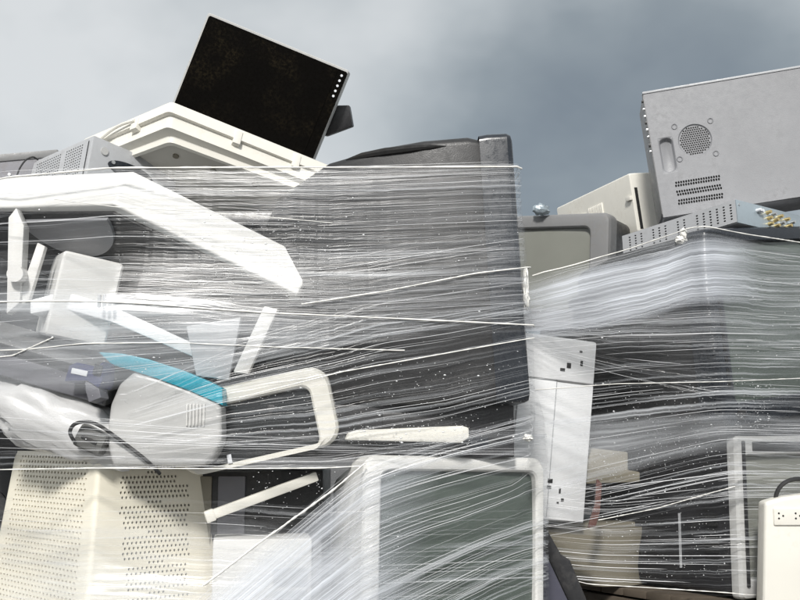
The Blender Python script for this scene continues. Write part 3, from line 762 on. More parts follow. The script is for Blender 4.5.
# grey case at the far left
t = thing('computer_case', 'slate grey computer case at the far left behind the perforated receiver', 'computer case', pose(at(20, 200, 2.80), 10, 0, -8))
MB().box(-0.22, 0.125, 0, 0.16, -0.06, 0.125, 0.016, 4).build('case', 'slate_grey', t, True)
part_box('top_rim', 'mid_grey', t, -0.215, 0.108, -0.004, 0.02, 0.106, 0.1265, r=0.004)
MB().cyl((0.10, -0.006, 0.108), (0.10, 0.0, 0.108), 0.007, n=14).build('screw', 'zinc', t, True)
MB().cyl((-0.02, -0.004, 0.07), (-0.02, 0.001, 0.07), 0.004, n=10).build('screw', 'zinc', t, True)
bpy.context.view_layer.update()
inv = t.matrix_world.inverted()
MB().tube([inv @ p for p in spline([at(38, 160, 2.74), at(33, 157, 2.73), at(26, 160, 2.72), at(20, 168, 2.70), at(16, 178, 2.69)])], 0.0022).build('cable', 'rubber', t, True)

# ================================================================== RIGHT HEAP
# --- corner television, front to the right
tc_ = at(692, 229, 2.72)
Hw = 0.50
yawW = 33
m = Matrix.Translation((tc_.x + 0.072, tc_.y, tc_.z - Hw)) @ Matrix.Rotation(R(-7), 4, Matrix.Rotation(R(yawW), 3, 'Z') @ Vector((0, 1, 0))) @ Matrix.Rotation(R(yawW), 4, 'Z') @ Matrix.Translation((0.31, 0, 0))
t, h = crt('television', 'dark television at the corner of the right heap, pale green screen behind film', 'television', m, 0.62, Hw, 'charcoal_blue', 'charcoal', 'crt_glass_green',
       (0.045, 0.045, 0.04, 0.06), 0.085, [(0.12, 0.97, 0.97, 0), (0.34, 0.94, 0.95, -0.005), (0.52, 0.86, 0.88, -0.015), (0.60, 0.6, 0.7, -0.03)], r=0.025)
for k in range(9):
    part_box('speaker_slot', 'void_black', t, -0.292, -0.282, -0.002, 0.004, 0.10 + k * 0.03, 0.118 + k * 0.03, r=0)
for z in (0.03,):
    MB().cyl((-0.26, -0.008, z), (-0.26, 0.004, z), 0.012, n=16).build('knob', 'charcoal', t, True)
WRAP_R.append(t)
# --- dark set under it
tb = at(737, 436, 2.76)
Hx = 0.40
m = Matrix.Translation((tb.x, tb.y, tb.z - Hx)) @ Matrix.Rotation(R(33), 4, 'Z') @ Matrix.Translation((0.30, 0, 0))
t, h = crt('television', 'black sided television with a silver front under the corner television', 'television', m, 0.60, Hx, 'silver_grey', 'black_plastic', 'crt_glass_grey',
       (0.024, 0.04, 0.05, 0.05), 0.035, [(0.05, 0.985, 0.975, 0), (0.55, 0.95, 0.96, 0), (0.58, 0.7, 0.7, 0)], r=0.012)
part_box('grille_strip', 'charcoal', t, -0.245, 0.25, -0.004, 0.002, Hx - 0.038, Hx - 0.014)
part_box('dark_edge', 'charcoal', t, -0.285, -0.274, -0.004, 0.002, 0.03, Hx - 0.012)
for k in range(7):
    part_box('side_vent', 'void_black', t, -0.301, -0.292, 0.075, 0.115, 0.09 + k * 0.017, 0.098 + k * 0.017, r=0)
part_box('side_seam', 'light_grey', t, -0.3005, -0.294, 0.20, 0.203, 0.06, 0.20, r=0)
WRAP_R.append(t)
# --- recorder between the two sets
t = thing('video_recorder', 'thin black video recorder between the corner television and the silver fronted one', 'video recorder',
          Matrix.Translation((tb.x, tb.y, tb.z + 0.002)) @ Matrix.Rotation(R(33), 4, 'Z'))
MB().box(0.03, 0.56, 0.02, 0.40, 0, 0.075, 0.004).build('case', 'black_plastic', t, True)
part_box('front_panel', 'charcoal', t, 0.04, 0.55, 0.014, 0.022, 0.006, 0.07)
WRAP_R.append(t)
# --- dark set filling the back of the right heap
t, h = crt('television', 'dark television deep inside the right heap behind the bright white computer', 'television', pose((0.86, 3.34, 1.30), 30), 0.78, 0.62, 'charcoal', 'charcoal', 'crt_glass_dark',
       (0.05, 0.05, 0.05, 0.06), 0.06, [(0.12, 0.95, 0.95, 0), (0.30, 0.8, 0.8, 0), (0.36, 0.6, 0.6, 0)])
WRAP_R.append(t)
# --- white computer
m = pose(at(555, 522, 2.93), 20, 0, 5.5)
t = thing('computer_case', 'bright white computer case standing at the left edge of the right heap', 'computer case', m)
MB().box(-0.145, 0.085, 0, 0.36, 0, 0.485, 0.006).build('case', 'bright_white', t, True)
part_box('side_cover', 'light_grey', t, 0.0862, 0.089, 0.02, 0.34, 0.02, 0.47, r=0.001)
MB().box(-0.14, 0.08, -0.008, 0.0, 0.37, 0.48, 0.004).build('front_upper', 'bright_white', t, True)
MB().box(-0.14, 0.08, -0.008, 0.0, 0.005, 0.366, 0.004).build('front_lower', 'bright_white', t, True)
for (x, z, w, hh) in ((-0.005, 0.405, 0.012, 0.014), (-0.024, 0.395, 0.014, 0.008), (0.035, 0.415, 0.007, 0.014), (0.03, 0.45, 0.008, 0.006),
                      (-0.035, 0.10, 0.014, 0.011), (-0.036, 0.085, 0.012, 0.008), (0.0, 0.075, 0.005, 0.014), (0.008, 0.055, 0.008, 0.008), (-0.004, 0.048, 0.006, 0.005)):
    part_box('port_slot', 'charcoal', t, x, x + w, -0.0095, -0.004, z, z + hh, r=0.0005)
part_box('seam', 'light_grey', t, -0.032, -0.0295, -0.0086, -0.006, 0.01, 0.366, r=0)
part_box('seam', 'mid_grey', t, -0.03, 0.08, -0.0088, -0.006, 0.366, 0.370, r=0)
WRAP_R.append(t)
# --- beige bracket and torn red scrap
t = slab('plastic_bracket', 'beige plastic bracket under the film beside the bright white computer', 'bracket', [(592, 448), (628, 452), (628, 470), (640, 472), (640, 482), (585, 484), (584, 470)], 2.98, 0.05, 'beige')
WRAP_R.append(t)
t = slab('metal_scrap', 'torn rusty red scrap at the foot of the bright white computer', 'scrap', [(597, 478), (602, 484), (600, 512), (596, 526), (588, 528), (590, 520), (595, 505)], 2.86, 0.012, 'red_rust', 0.001)
WRAP_R.append(t)
# --- cream shell at the bottom
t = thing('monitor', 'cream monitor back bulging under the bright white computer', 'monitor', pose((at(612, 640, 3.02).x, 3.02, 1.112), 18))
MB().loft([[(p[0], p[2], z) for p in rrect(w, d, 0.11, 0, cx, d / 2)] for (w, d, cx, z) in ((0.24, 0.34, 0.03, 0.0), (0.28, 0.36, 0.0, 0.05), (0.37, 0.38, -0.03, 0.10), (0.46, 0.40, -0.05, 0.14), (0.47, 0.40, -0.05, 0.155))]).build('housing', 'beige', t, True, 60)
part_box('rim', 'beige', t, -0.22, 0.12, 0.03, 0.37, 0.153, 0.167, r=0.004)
WRAP_R.append(t)
# --- slanting indigo panel between the heaps
c = at(560, 570, 2.78)
t = thing('plastic_cover', 'dark indigo panel slanting in the gap between the two heaps', 'panel', Matrix.Translation(c))
q = lambda pxs: [(at(a, b_, 2.78).x - c.x, at(a, b_, 2.78).z - c.z) for a, b_ in pxs]
MB().prism(q([(520, 520), (542, 546), (576, 618), (600, 700), (520, 700)]), 0.0, 0.012, 0.002).build('face', 'indigo_grey', t, True)
MB().prism(q([(530, 508), (543, 522), (562, 556), (570, 560), (592, 612), (622, 700), (602, 700), (577, 618), (543, 546), (521, 520)]), 0.004, 0.10, 0.003).build('edge', 'black_plastic', t, True)

# --- on top of the right heap
def zmat(loc, roll, yaw): return Matrix.Translation(loc) @ Matrix.Rotation(R(roll), 4, 'Y') @ Matrix.Rotation(R(yaw), 4, 'Z')
m, _tl = corner((643, 93), 2.98, (1, 1, -1), ((833, 61), None, (664, 222)), (-13, 0, -8), (0.50, 0.19, 0.36))
m = m @ Matrix.Translation((0, 0, _tl[2]))
t = thing('computer_tower', 'grey computer tower with round fan grille tilted on the right heap', 'computer tower', m)
Wt, Ht, Dt = 0.50, 0.36, 0.19
s_ = 1 / 368.0
def tl_(px, py):      # photograph position -> local x, z on the tower's side panel
    iv = m.inverted(); a, c = iv @ Vector((0, 0, CAM_Z)), iv @ at(px, py, 2.98)
    k = a.y / (a.y - c.y); p = a.lerp(c, k); return p.x, p.z
MB().box(0.004, Wt, 0.016, Dt, -Ht, -0.004, 0.003).build('chassis', 'tower_grey', t, True)
# side panel with real openings: pieces round the grille, the handle well and the vents
fx, fz = tl_(695, 140); hx, hz = tl_(668, 155); vx, vz = tl_(699, 190)
FR = 0.046
def panel_cells():
    """flat panel as a grid of quads with the openings left out"""
    xs = sorted({0.0, fx - 0.06, fx + 0.06, hx - 0.022, hx + 0.022, vx - 0.068, vx + 0.068, Wt})
    return xs
hw, hh = 0.022, 0.052
vw, vh = 0.068, 0.034
g = MB()
def quad(x0, x1, z0, z1): g.add([(x0, 0, z0), (x1, 0, z0), (x1, 0, z1), (x0, 0, z1)], [(0, 1, 2, 3)])
gx0, gx1, gz0, gz1 = fx - 0.056, fx + 0.056, fz - 0.056, fz + 0.056
hx0, hx1, hz0, hz1 = hx - hw, min(hx + hw, gx0 - 0.001), hz - hh, hz + hh
vx0, vx1, vz0, vz1 = vx - vw, vx + vw, vz - vh, min(vz + vh, gz0 - 0.002)
hz0 = max(hz0, vz1 + 0.002)
quad(0, Wt, gz1, 0); quad(gx1, Wt, vz1, gz1); quad(0, hx0, vz1, gz1)
quad(hx0, hx1, hz1, gz1); quad(hx0, hx1, vz1, hz0); quad(hx1, gx0, vz1, gz1); quad(gx0, gx1, vz1, gz0)
quad(0, vx0, vz0, vz1); quad(vx1, Wt, vz0, vz1); quad(0, Wt, -Ht, vz0)
# square to circle round the fan grille
NC = 40
sq = []
for k in range(NC):
    a = 2 * math.pi * k / NC; ca, sa = math.cos(a), math.sin(a); w = max(abs(ca), abs(sa))
    sq.append((fx + ca / w * 0.056, 0, fz + sa / w * 0.056))
ci = [(fx + FR * math.cos(2 * math.pi * k / NC), 0, fz + FR * math.sin(2 * math.pi * k / NC)) for k in range(NC)]
c2 = [(fx + (FR - 0.003) * math.cos(2 * math.pi * k / NC), 0.004, fz + (FR - 0.003) * math.sin(2 * math.pi * k / NC)) for k in range(NC)]
g.add(sq + ci + c2, [(k, (k + 1) % NC, NC + (k + 1) % NC, NC + k) for k in range(NC)] + [(NC + k, NC + (k + 1) % NC, 2 * NC + (k + 1) % NC, 2 * NC + k) for k in range(NC)])
pn = g.build('side_panel', 'tower_grey', t, False)
# fan grille: sheet with real holes clipped to a disc
ng = 15
g = MB()
for j in range(ng):
    for i in range(ng):
        x, z = (i + 0.5 + (0.25 if j % 2 else -0.25)) / ng * 2 - 1, (j + 0.5) / ng * 2 - 1
        if x * x + z * z < 0.80:
            a0 = (fx + x * FR, fz + z * FR); rr_ = FR / ng * 0.78
            MBv = [(a0[0] + rr_ * math.cos(math.pi * k / 3), 0.0035, a0[1] + rr_ * math.sin(math.pi * k / 3)) for k in range(6)]
            g.add(MBv + [(p[0], 0.0075, p[2]) for p in MBv], [(0, 1, 2, 3, 4, 5)] + [(k, (k + 1) % 6, 6 + (k + 1) % 6, 6 + k) for k in range(6)])
gr = MB().add([(fx + (FR - 0.002) * math.cos(2 * math.pi * k / NC), 0.0042, fz + (FR - 0.002) * math.sin(2 * math.pi * k / NC)) for k in range(NC)], [tuple(range(NC))]).build('fan_grille', 'tower_grey', t, 'keep')
ho = g.build('grille_hole', 'void_black', gr); tag(ho, kind='stuff')
for sx in (-1, 1):
    for sz in (-1, 1):
        c_ = (fx + sx * 0.049, fz + sz * 0.047)
        MB().loft([[(c_[0] + r_ * math.cos(2 * math.pi * k / 16), y_, c_[1] + r_ * math.sin(2 * math.pi * k / 16)) for k in range(16)] for r_, y_ in ((0.0085, -0.0002), (0.0075, -0.0025), (0.005, -0.001), (0.0035, 0.0015))]).build('screw_dimple', 'tower_grey', t, True)
# handle well: bevelled recess
rw, rh = (hx1 - hx0) / 2, (hz1 - hz0) / 2; hcx, hcz = (hx0 + hx1) / 2, (hz0 + hz1) / 2
def rr2(w, h, r, y): return rrect(w, h, r, y, hcx, hcz, 6)
n_ = 28
sq2 = []
for p in rr2(2 * rw, 2 * rh, 0.0002, 0): sq2.append(p)
MB().loft([sq2, rr2(2 * rw - 0.003, 2 * rh - 0.003, 0.019, 0.0), rr2(2 * rw - 0.008, 2 * rh - 0.008, 0.016, 0.004), rr2(2 * rw - 0.012, 2 * rh - 0.012, 0.015, 0.0125), rr2(2 * rw - 0.016, 2 * rh - 0.016, 0.013, 0.0135)], False, True).build('handle_well', 'tower_grey', t, True, 60)
# vents: three rows of slots
def vm(i, j):
    return 0 < i < 19 and j in (0, 1, 3, 4, 6, 7)
MB().perforate((vx0, 0, vz0), (vx1, 0, vz0), (vx1, 0, vz1), (vx0, 0, vz1), 20, 8, vm, 0.40, 0.003, (1, 1.15), stagger=0.12).build('vent_sheet', 'tower_grey', t, 'keep')
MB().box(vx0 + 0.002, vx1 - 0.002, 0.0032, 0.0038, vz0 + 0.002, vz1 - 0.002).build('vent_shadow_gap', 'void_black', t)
part_box('top_lip', 'light_grey', t, -0.002, Wt, -0.0025, 0.03, -0.0035, 0.0025, r=0.001)
for k in range(8):
    z = -0.018 - k * 0.021 - rng.random() * 0.006
    part_box('rear_screw', 'zinc' if k % 3 else 'charcoal', t, -0.0075, 0.004, 0.004, 0.014, z - rng.uniform(0.004, 0.009), z, r=0.001)
part_box('rear_rim', 'mid_grey', t, -0.002, 0.004, 0.002, 0.18, -Ht + 0.01, -0.006, r=0.001)

P0, P1 = at(735, 199, 2.78), at(621, 236, 3.10)
m = frame(P1, P0, Vector((0.0, 0.06, 1)))
Ls = ((P0 - P1).length, 0.34, 0.064)
m = m @ Matrix.Translation((0, 0, -Ls[2]))
t = thing('media_player', 'light grey slotted player box lying at the corner of the right heap', 'player', m)
lx, ly, lz = Ls
MB().box(0, lx - 0.003, 0.004, ly, 0, lz, 0.002).build('case', 'light_grey', t, True)
MB().perforate((0.004, 0, 0.003), (lx, 0, 0.003), (lx, 0, lz - 0.001), (0.004, 0, lz - 0.001), 36, 8,
   lambda i, j: i not in (0, 8, 16, 22, 35) and 1 <= j <= 6 and i % 2 == 0, 0.42, 0.004, (0.9, 0.75)).build('slotted_front', 'light_grey', t, 'keep')
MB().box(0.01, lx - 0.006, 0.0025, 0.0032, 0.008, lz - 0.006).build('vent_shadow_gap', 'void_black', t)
part_box('rear_plate', 'blue_grey_metal', t, lx - 0.002, lx + 0.001, 0.002, ly - 0.002, 0.001, lz - 0.001, r=0.0005)
for (yy, zz, mt) in ((0.086, 0.72, 'label_paper'), (0.096, 0.70, 'label_paper'), (0.128, 0.74, 'brass'), (0.130, 0.50, 'brass'), (0.132, 0.26, 'brass'), (0.150, 0.72, 'zinc'), (0.158, 0.48, 'brass'), (0.160, 0.24, 'brass'),
                     (0.178, 0.68, 'brass'), (0.184, 0.42, 'zinc'), (0.190, 0.2, 'brass'), (0.206, 0.62, 'brass'), (0.214, 0.36, 'brass'), (0.23, 0.55, 'zinc'), (0.24, 0.3, 'brass')):
    MB().cyl((lx, yy, lz * zz), (lx + 0.015, yy, lz * zz), 0.0052, 0.0044, n=12).build('socket', mt, t, True)
MB().cyl((lx, 0.012, lz * 0.8), (lx + 0.003, 0.012, lz * 0.8), 0.003, n=10).build('screw', 'zinc', t, True)

# connector board behind, half under the tower
t = thing('circuit_board', 'bare circuit board with connectors under the grey tower', 'circuit board', pose(at(806, 236, 2.90), 28, 0, 6))
part_box('plate', 'ivory', t, -0.02, 0.12, 0, 0.004, -0.012, 0.03, r=0.0005)
for k in range(4):
    part_box('port', 'void_black', t, -0.012 + k * 0.03, 0.004 + k * 0.03, -0.003, 0.001, 0.0, 0.016, r=0.0005)
# cream housing behind
m, Ls = corner((629, 173), 3.22, (-1, 1, -1), ((556, 208), (664, 171), (638, 232)), (-50, 6, -6), (0.26, 0.22, 0.2))
t = thing('printer', 'ivory printer housing with fine ribs behind the grey computer tower', 'printer', m)
lx, ly, lz = Ls
MB().box(0, lx, 0, ly, 0, lz, 0.008, 3).build('case', 'ivory', t, True)
for k in range(10):
    part_box('rib', 'ivory', t, lx * 0.45 + k * 0.009, lx * 0.45 + k * 0.009 + 0.005, -0.005, 0.002, lz * 0.35, lz * 0.72, r=0.001)
part_box('slot', 'void_black', t, lx - 0.002, lx + 0.0012, ly * 0.08, ly * 0.16, lz * 0.05, lz * 0.75, r=0)
part_box('latch', 'ivory', t, lx - 0.03, lx - 0.004, -0.008, 0.002, lz * 0.55, lz * 0.62, r=0.001)
part_box('front_ledge', 'ivory', t, 0.02, lx * 0.40, -0.010, 0.002, lz * 0.60, lz * 0.66, r=0.002)
# grey television
tt = at(610, 212, 3.10)
Hg, Wg = 0.34, 0.42
m = Matrix.Translation(tt) @ Matrix.Rotation(R(5), 4, 'Y') @ Matrix.Rotation(R(-32), 4, 'Z') @ Matrix.Rotation(R(5), 4, 'X') @ Matrix.Translation((-Wg / 2, 0, -Hg))
t, h = crt('television', 'mid grey television with a dull screen in the dip between the heaps', 'television', m, Wg, Hg, 'mid_grey', 'charcoal', 'crt_glass_grey',
       (0.05, 0.062, 0.042, 0.06), 0.06, [(0.10, 0.975, 0.97, 0), (0.26, 0.95, 0.93, 0), (0.36, 0.7, 0.7, 0)], r=0.022)
WRAP_R.append(t)
# crumpled scrap of film on the grey television
o = lump('film_scrap', 'blue_grey_metal', at(541, 210, 3.2), (0.024, 0.018, 0.015), 0.5, 5.5, None, 10, 16, 10)
tag(o, 'tiny crumpled glassy scrap on top of the mid grey television', 'scrap')
# --- white socket box hanging in front
ob = at(765, 502, 2.66)
t = thing('power_strip', 'white socket box hanging by its cable at the right edge', 'power strip', Matrix.Translation(ob))
q = [(at(a, b_, 2.66).x - ob.x, at(a, b_, 2.66).z - ob.z) for a, b_ in ((765, 502), (783, 497), (830, 491), (838, 660), (762, 664))]
MB().prism(q, 0, 0.055, 0.010, 3).build('body', 'ivory', t, True)
sp = MB().box(0.018, 0.15, -0.005, 0.004, -0.055, -0.014, 0.0045, 3).build('socket_plate', 'ivory', t, True)
for k in range(3):
    for (dx, dz) in ((0, 0), (0, -0.012), (0.010, -0.006)):
        MB().cyl((0.030 + k * 0.040 + dx, -0.0062, -0.026 + dz), (0.030 + k * 0.040 + dx, -0.004, -0.026 + dz), 0.0022, n=10).build('pin_hole', 'void_black', sp, True)
bpy.context.view_layer.update()
inv = t.matrix_world.inverted()
MB().tube([inv @ p for p in spline([at(776, 506, 2.70), at(776, 496, 2.69), at(780, 487, 2.685), at(788, 481, 2.685), at(800, 479, 2.70), at(816, 483, 2.74), at(830, 500, 2.80)])], 0.0055).build('cable', 'rubber', t, True)

# ================================================================== STRETCH FILM
bpy.context.view_layer.update()
def collect(roots):
    pts = []
    def walk(o):
        if o.type == 'MESH':
            M = np.array(o.matrix_world); v = np.empty(len(o.data.vertices) * 3, np.float32); o.data.vertices.foreach_get('co', v)
            v = v.reshape(-1, 3) @ M[:3, :3].T + M[:3, 3]
            ed = np.empty(len(o.data.edges) * 2, np.int32); o.data.edges.foreach_get('vertices', ed); ed = ed.reshape(-1, 2)
            a, b = v[ed[:, 0]], v[ed[:, 1]]
            ln = np.linalg.norm(a - b, axis=1)
            pts.append(v)
            big = ln > 0.02
            for k in np.linspace(0.05, 0.95, 19): pts.append(a[big] * (1 - k) + b[big] * k)
        for c in o.children: walk(c)
    for r_ in roots: walk(r_)
    return np.concatenate(pts)
def hull2(p):
    p = p[np.lexsort((p[:, 1], p[:, 0]))]
    def half(q):
        h = []
        for a in q:
            while len(h) >= 2 and (h[-1][0] - h[-2][0]) * (a[1] - h[-2][1]) - (h[-1][1] - h[-2][1]) * (a[0] - h[-2][0]) <= 0: h.pop()
            h.append(a)
        return h
    lo_, up_ = half(p), half(p[::-1]); return np.array(lo_[:-1] + up_[:-1])
class Wrap:
    """the taut skin round a heap: for every height the convex outline of what stands there"""
    NT = 720
    def __init__(s, roots, centre, z0, z1, dz=0.02, win=0.06, blur=14):
        P = collect(roots); s.c = np.array(centre); s.z0, s.dz = z0, dz
        zs = np.arange(z0, z1 + dz, dz); th = np.linspace(0, 2 * np.pi, s.NT, endpoint=False); s.zs = zs
        G = np.zeros((len(zs), s.NT))
        for k, z in enumerate(zs):
            q = P[np.abs(P[:, 2] - z) < win][:, :2] - s.c
            if len(q) < 3: continue
            h = hull2(q); h2 = np.roll(h, -1, axis=0)
            for i, t in enumerate(th):
                d = np.array([np.cos(t), np.sin(t)]); e_ = h2 - h
                den = d[0] * e_[:, 1] - d[1] * e_[:, 0]
                with np.errstate(divide='ignore', invalid='ignore'):
                    r_ = (h[:, 0] * e_[:, 1] - h[:, 1] * e_[:, 0]) / den
                    w = (h[:, 0] * d[1] - h[:, 1] * d[0]) / den
                ok = (r_ > 0) & (w >= -1e-6) & (w <= 1 + 1e-6)
                G[k, i] = r_[ok].max() if ok.any() else 0.02
        for k in range(len(zs)):
            if G[k].max() < 0.05: G[k] = G[k - 1] if k else 0.3
        q = 5; Gp = np.pad(G, ((q, q), (0, 0)), mode='edge'); G = np.max([Gp[k:k + len(zs)] - 0.0004 * (k - q) ** 2 for k in range(2 * q + 1)], axis=0)
        for _ in range(blur):
            g2 = np.pad(G, ((1, 1), (0, 0)), mode='edge'); g2 = g2[:-2] * 0.25 + g2[1:-1] * 0.5 + g2[2:] * 0.25
            G = np.maximum(g2, G - 0.0006)
        s.G = G
    def at(s, t, z, off=0.004):
        t = np.asarray(t) % (2 * np.pi); z = np.asarray(z)
        k = np.clip((z - s.z0) / s.dz, 0, len(s.zs) - 1.001); k0 = k.astype(int); fk = k - k0
        i = t / (2 * np.pi) * s.NT; i0 = i.astype(int) % s.NT; fi = i - np.floor(i); i1 = (i0 + 1) % s.NT
        g = (s.G[k0, i0] * (1 - fi) + s.G[k0, i1] * fi) * (1 - fk) + (s.G[k0 + 1, i0] * (1 - fi) + s.G[k0 + 1, i1] * fi) * fk
        g = g + off
        return np.stack([s.c[0] + g * np.cos(t), s.c[1] + g * np.sin(t), z + 0 * t], -1)
    def tz(s, px, py):
        """angle and height where the view ray of a point meets the skin"""
        Y = s.front
        for _ in range(12):
            p = at(px, py, Y); t = math.atan2(p.y - s.c[1], p.x - s.c[0])
            q = s.at(np.array([t]), np.array([p.z]))[0]
            dy = q[1] - p.y
            Y += 0.6 * dy
        return (t % (2 * math.pi), p.z)
wrapL = Wrap(WRAP_L, (-0.36, 2.86), 1.02, 2.20); wrapL.front = 2.41
wrapR = Wrap(WRAP_R, (0.92, 3.08), 1.02, 2.10); wrapR.front = 2.85

nrnd = np.random.RandomState(11)
def arc_len(w, t, z):
    T = np.linspace(math.pi * 0.5, math.pi * 2.5, 1441)
    P = w.at(T, np.full_like(T, z)); S = np.concatenate([[0], np.cumsum(np.linalg.norm(np.diff(P, axis=0), axis=1))])
    return np.interp(t, T, S)
def interp_path(w, keys, t):
    ks = sorted(keys); zr = float(np.mean([k[1] for k in ks]))
    z = np.interp(arc_len(w, t, zr), arc_len(w, np.array([k[0] for k in ks]), zr), [k[1] for k in ks])
    n = max(3, len(t) // 26) | 1; K = np.hanning(n + 2)[1:-1]; K /= K.sum()
    return np.convolve(np.pad(z, n // 2, mode='edge'), K, mode='valid')
def band(w, root, upper, lower, mat, layer, name='film_band', nrow=None, amp=0.0007, closed=True, step=0.010, seed=0):
    """one pass of film round the heap; upper / lower = pixel key points of its edges in the photograph, carried on round the back level"""
    up = [w.tz(*p) for p in upper]; lo_ = [w.tz(*p) for p in lower]
    if closed:
        t0, t1 = math.pi * 0.5 + 0.01, math.pi * 2.5 - 0.01           # seam at the back
    else:
        t0, t1 = min(u[0] for u in up), max(u[0] for u in up)
    up = [(((t - t0) % (2 * math.pi)) + t0, z) for t, z in up]; lo_ = [(((t - t0) % (2 * math.pi)) + t0, z) for t, z in lo_]
    nt = max(8, int((t1 - t0) * 0.62 / step))
    T = np.linspace(t0, t1, nt)
    ZU, ZL = interp_path(w, up, T), interp_path(w, lo_, T)
    wd = np.maximum(ZU - ZL, 0.003)
    nr = nrow or max(6, int(wd.max() / 0.0045))
    rs = np.random.RandomState(seed + 5)
    V = np.linspace(0, 1, nr)
    # folds: a few long ridges with slow change along the film
    fold = np.zeros((nr, nt))
    for q in range(7):
        ph = rs.rand() * 9; fr = rs.uniform(3, 26) * 2
        sh = np.cumsum(rs.randn(nt)) * 0.004
        fold += np.sin(2 * np.pi * (fr * V[:, None] + ph + sh[None, :])) * rs.rand() / (1 + fr * 0.02)
    rowo = np.repeat(rs.rand(nr)[:, None], nt, 1)
    fold = fold * 0.35 + rowo
    edge = np.cumsum(rs.randn(nt)) * 0.0006; edge -= np.linspace(edge[0], edge[-1], nt)
    Z = ZL[None, :] + V[:, None] * wd[None, :] + edge[None, :]
    TT = np.repeat(T[None, :], nr, 0)
    P = w.at(TT, Z, 0.003 + layer * 0.0035 + amp * fold)
    me = bpy.data.meshes.new(name)
    idx = np.arange(nr * nt).reshape(nr, nt)
    q = np.stack([idx[:-1, :-1], idx[:-1, 1:], idx[1:, 1:], idx[1:, :-1]], -1).reshape(-1, 4)
    me.vertices.add(nr * nt); me.vertices.foreach_set('co', P.reshape(-1).astype(np.float32))
    me.loops.add(q.size); me.loops.foreach_set('vertex_index', q.reshape(-1).astype(np.int32))
    me.polygons.add(len(q)); me.polygons.foreach_set('loop_start', np.arange(0, q.size, 4, dtype=np.int32))
    me.polygons.foreach_set('use_smooth', np.ones(len(q), bool))
    seg = np.linalg.norm(np.diff(P[nr // 2], axis=0), axis=1); U = np.concatenate([[0], np.cumsum(seg)])
    uvv = np.stack([np.repeat(U[None, :], nr, 0) + seed * 3.3, np.repeat((V * wd.mean())[:, None], nt, 1) + seed * 1.7], -1).reshape(-1, 2)
    ul = me.uv_layers.new(name='film')
    ul.data.foreach_set('uv', uvv[q.reshape(-1)].reshape(-1).astype(np.float32))
    ue = me.uv_layers.new(name='edge')
    uve = np.stack([np.repeat((U * 0 + 0.5 if closed else U / U[-1])[None, :], nr, 0), np.repeat(V[:, None], nt, 1)], -1).reshape(-1, 2)
    ue.data.foreach_set('uv', uve[q.reshape(-1)].reshape(-1).astype(np.float32))
    me.update(); me.validate()
    me.materials.append(MATS[mat])
    o = bpy.data.objects.new(name, me); col.objects.link(o); o.parent = root
    o['band'] = 1
    del o['band']
    o.parent = root
    return dict(T=T, ZU=ZU, ZL=ZL, w=w, root=root)
def threads(bnd, n, mb, t_rng, rad=(0.0005, 0.0011), ln=(0.15, 0.8), off=0.006, seed=0, jit=0.0):
    """gathered folds: fine raised cords running along a pass of film"""
    rs = np.random.RandomState(seed); w = bnd['w']
    for k in range(n):
        v = rs.rand(); l = rs.uniform(*ln) * 1.6; tc0 = rs.uniform(*t_rng)
        ta, tb_ = max(tc0 - l / 2, bnd['T'][0]), min(tc0 + l / 2, bnd['T'][-1])
        m_ = max(6, int((tb_ - ta) / 0.035)); t = np.linspace(ta, tb_, m_)
        zu, zl = np.interp(t, bnd['T'], bnd['ZU']), np.interp(t, bnd['T'], bnd['ZL'])
        z = zl + v * (zu - zl) + jit * np.sin(np.linspace(0, rs.uniform(1, 4), m_) + rs.rand() * 6)
        p = w.at(t, z, off)
        r_ = rs.uniform(*rad)
        mb.tube([tuple(x) for x in p], [r_ * (0.15 + 0.85 * max(0.0, math.sin(math.pi * i / (m_ - 1))) ** 0.5) for i in range(m_)], 4)
def rope(w, root, pxs, r, off=0.009, name='film_rope', mat='film_rope', wob=0.0, seed=1):
    rs = np.random.RandomState(seed)
    k = [w.tz(*p) for p in pxs]
    if k[0][0] > k[-1][0]: k = k[::-1]
    t = np.linspace(k[0][0], k[-1][0], 70); z = interp_path(w, k, t)
    z = z + wob * np.cumsum(rs.randn(70)) * 0.2
    p = w.at(t, z, off)
    MB().tube([tuple(x) for x in p], [r * (0.6 + 0.7 * rs.rand()) for _ in t], 6).build(name, mat, root, True, 80)
def drops(w, root, n, boxes, seed, size=(0.00035, 0.0010), off=0.011):
    """rain drops clinging to the film"""
    rs = np.random.RandomState(seed); mb = MB(); oc = [(1, 0, 0), (-1, 0, 0), (0, 1, 0), (0, -1, 0), (0, 0, 1), (0, 0, -1)]
    fc = [(0, 2, 4), (2, 1, 4), (1, 3, 4), (3, 0, 4), (2, 0, 5), (1, 2, 5), (3, 1, 5), (0, 3, 5)]
    for k in range(n):
        x0, y0, x1, y1, wgt = boxes[rs.choice(len(boxes), p=np.array([b_[4] for b_ in boxes]) / sum(b_[4] for b_ in boxes))]
        t, z = w.tz(rs.uniform(x0, x1), rs.uniform(y0, y1))
        c = w.at(np.array([t]), np.array([z]), off)[0]; r_ = rs.uniform(*size) * (1 + (rs.rand() < 0.06) * 1.2)
        a = rs.uniform(1, 2.2)
        mb.add([(c[0] + d[0] * r_ * a, c[1] + d[1] * r_ * 0.5, c[2] + d[2] * r_) for d in oc], fc)
    tag(mb.build('rain_drops', 'water', root, True, 180), kind='stuff')

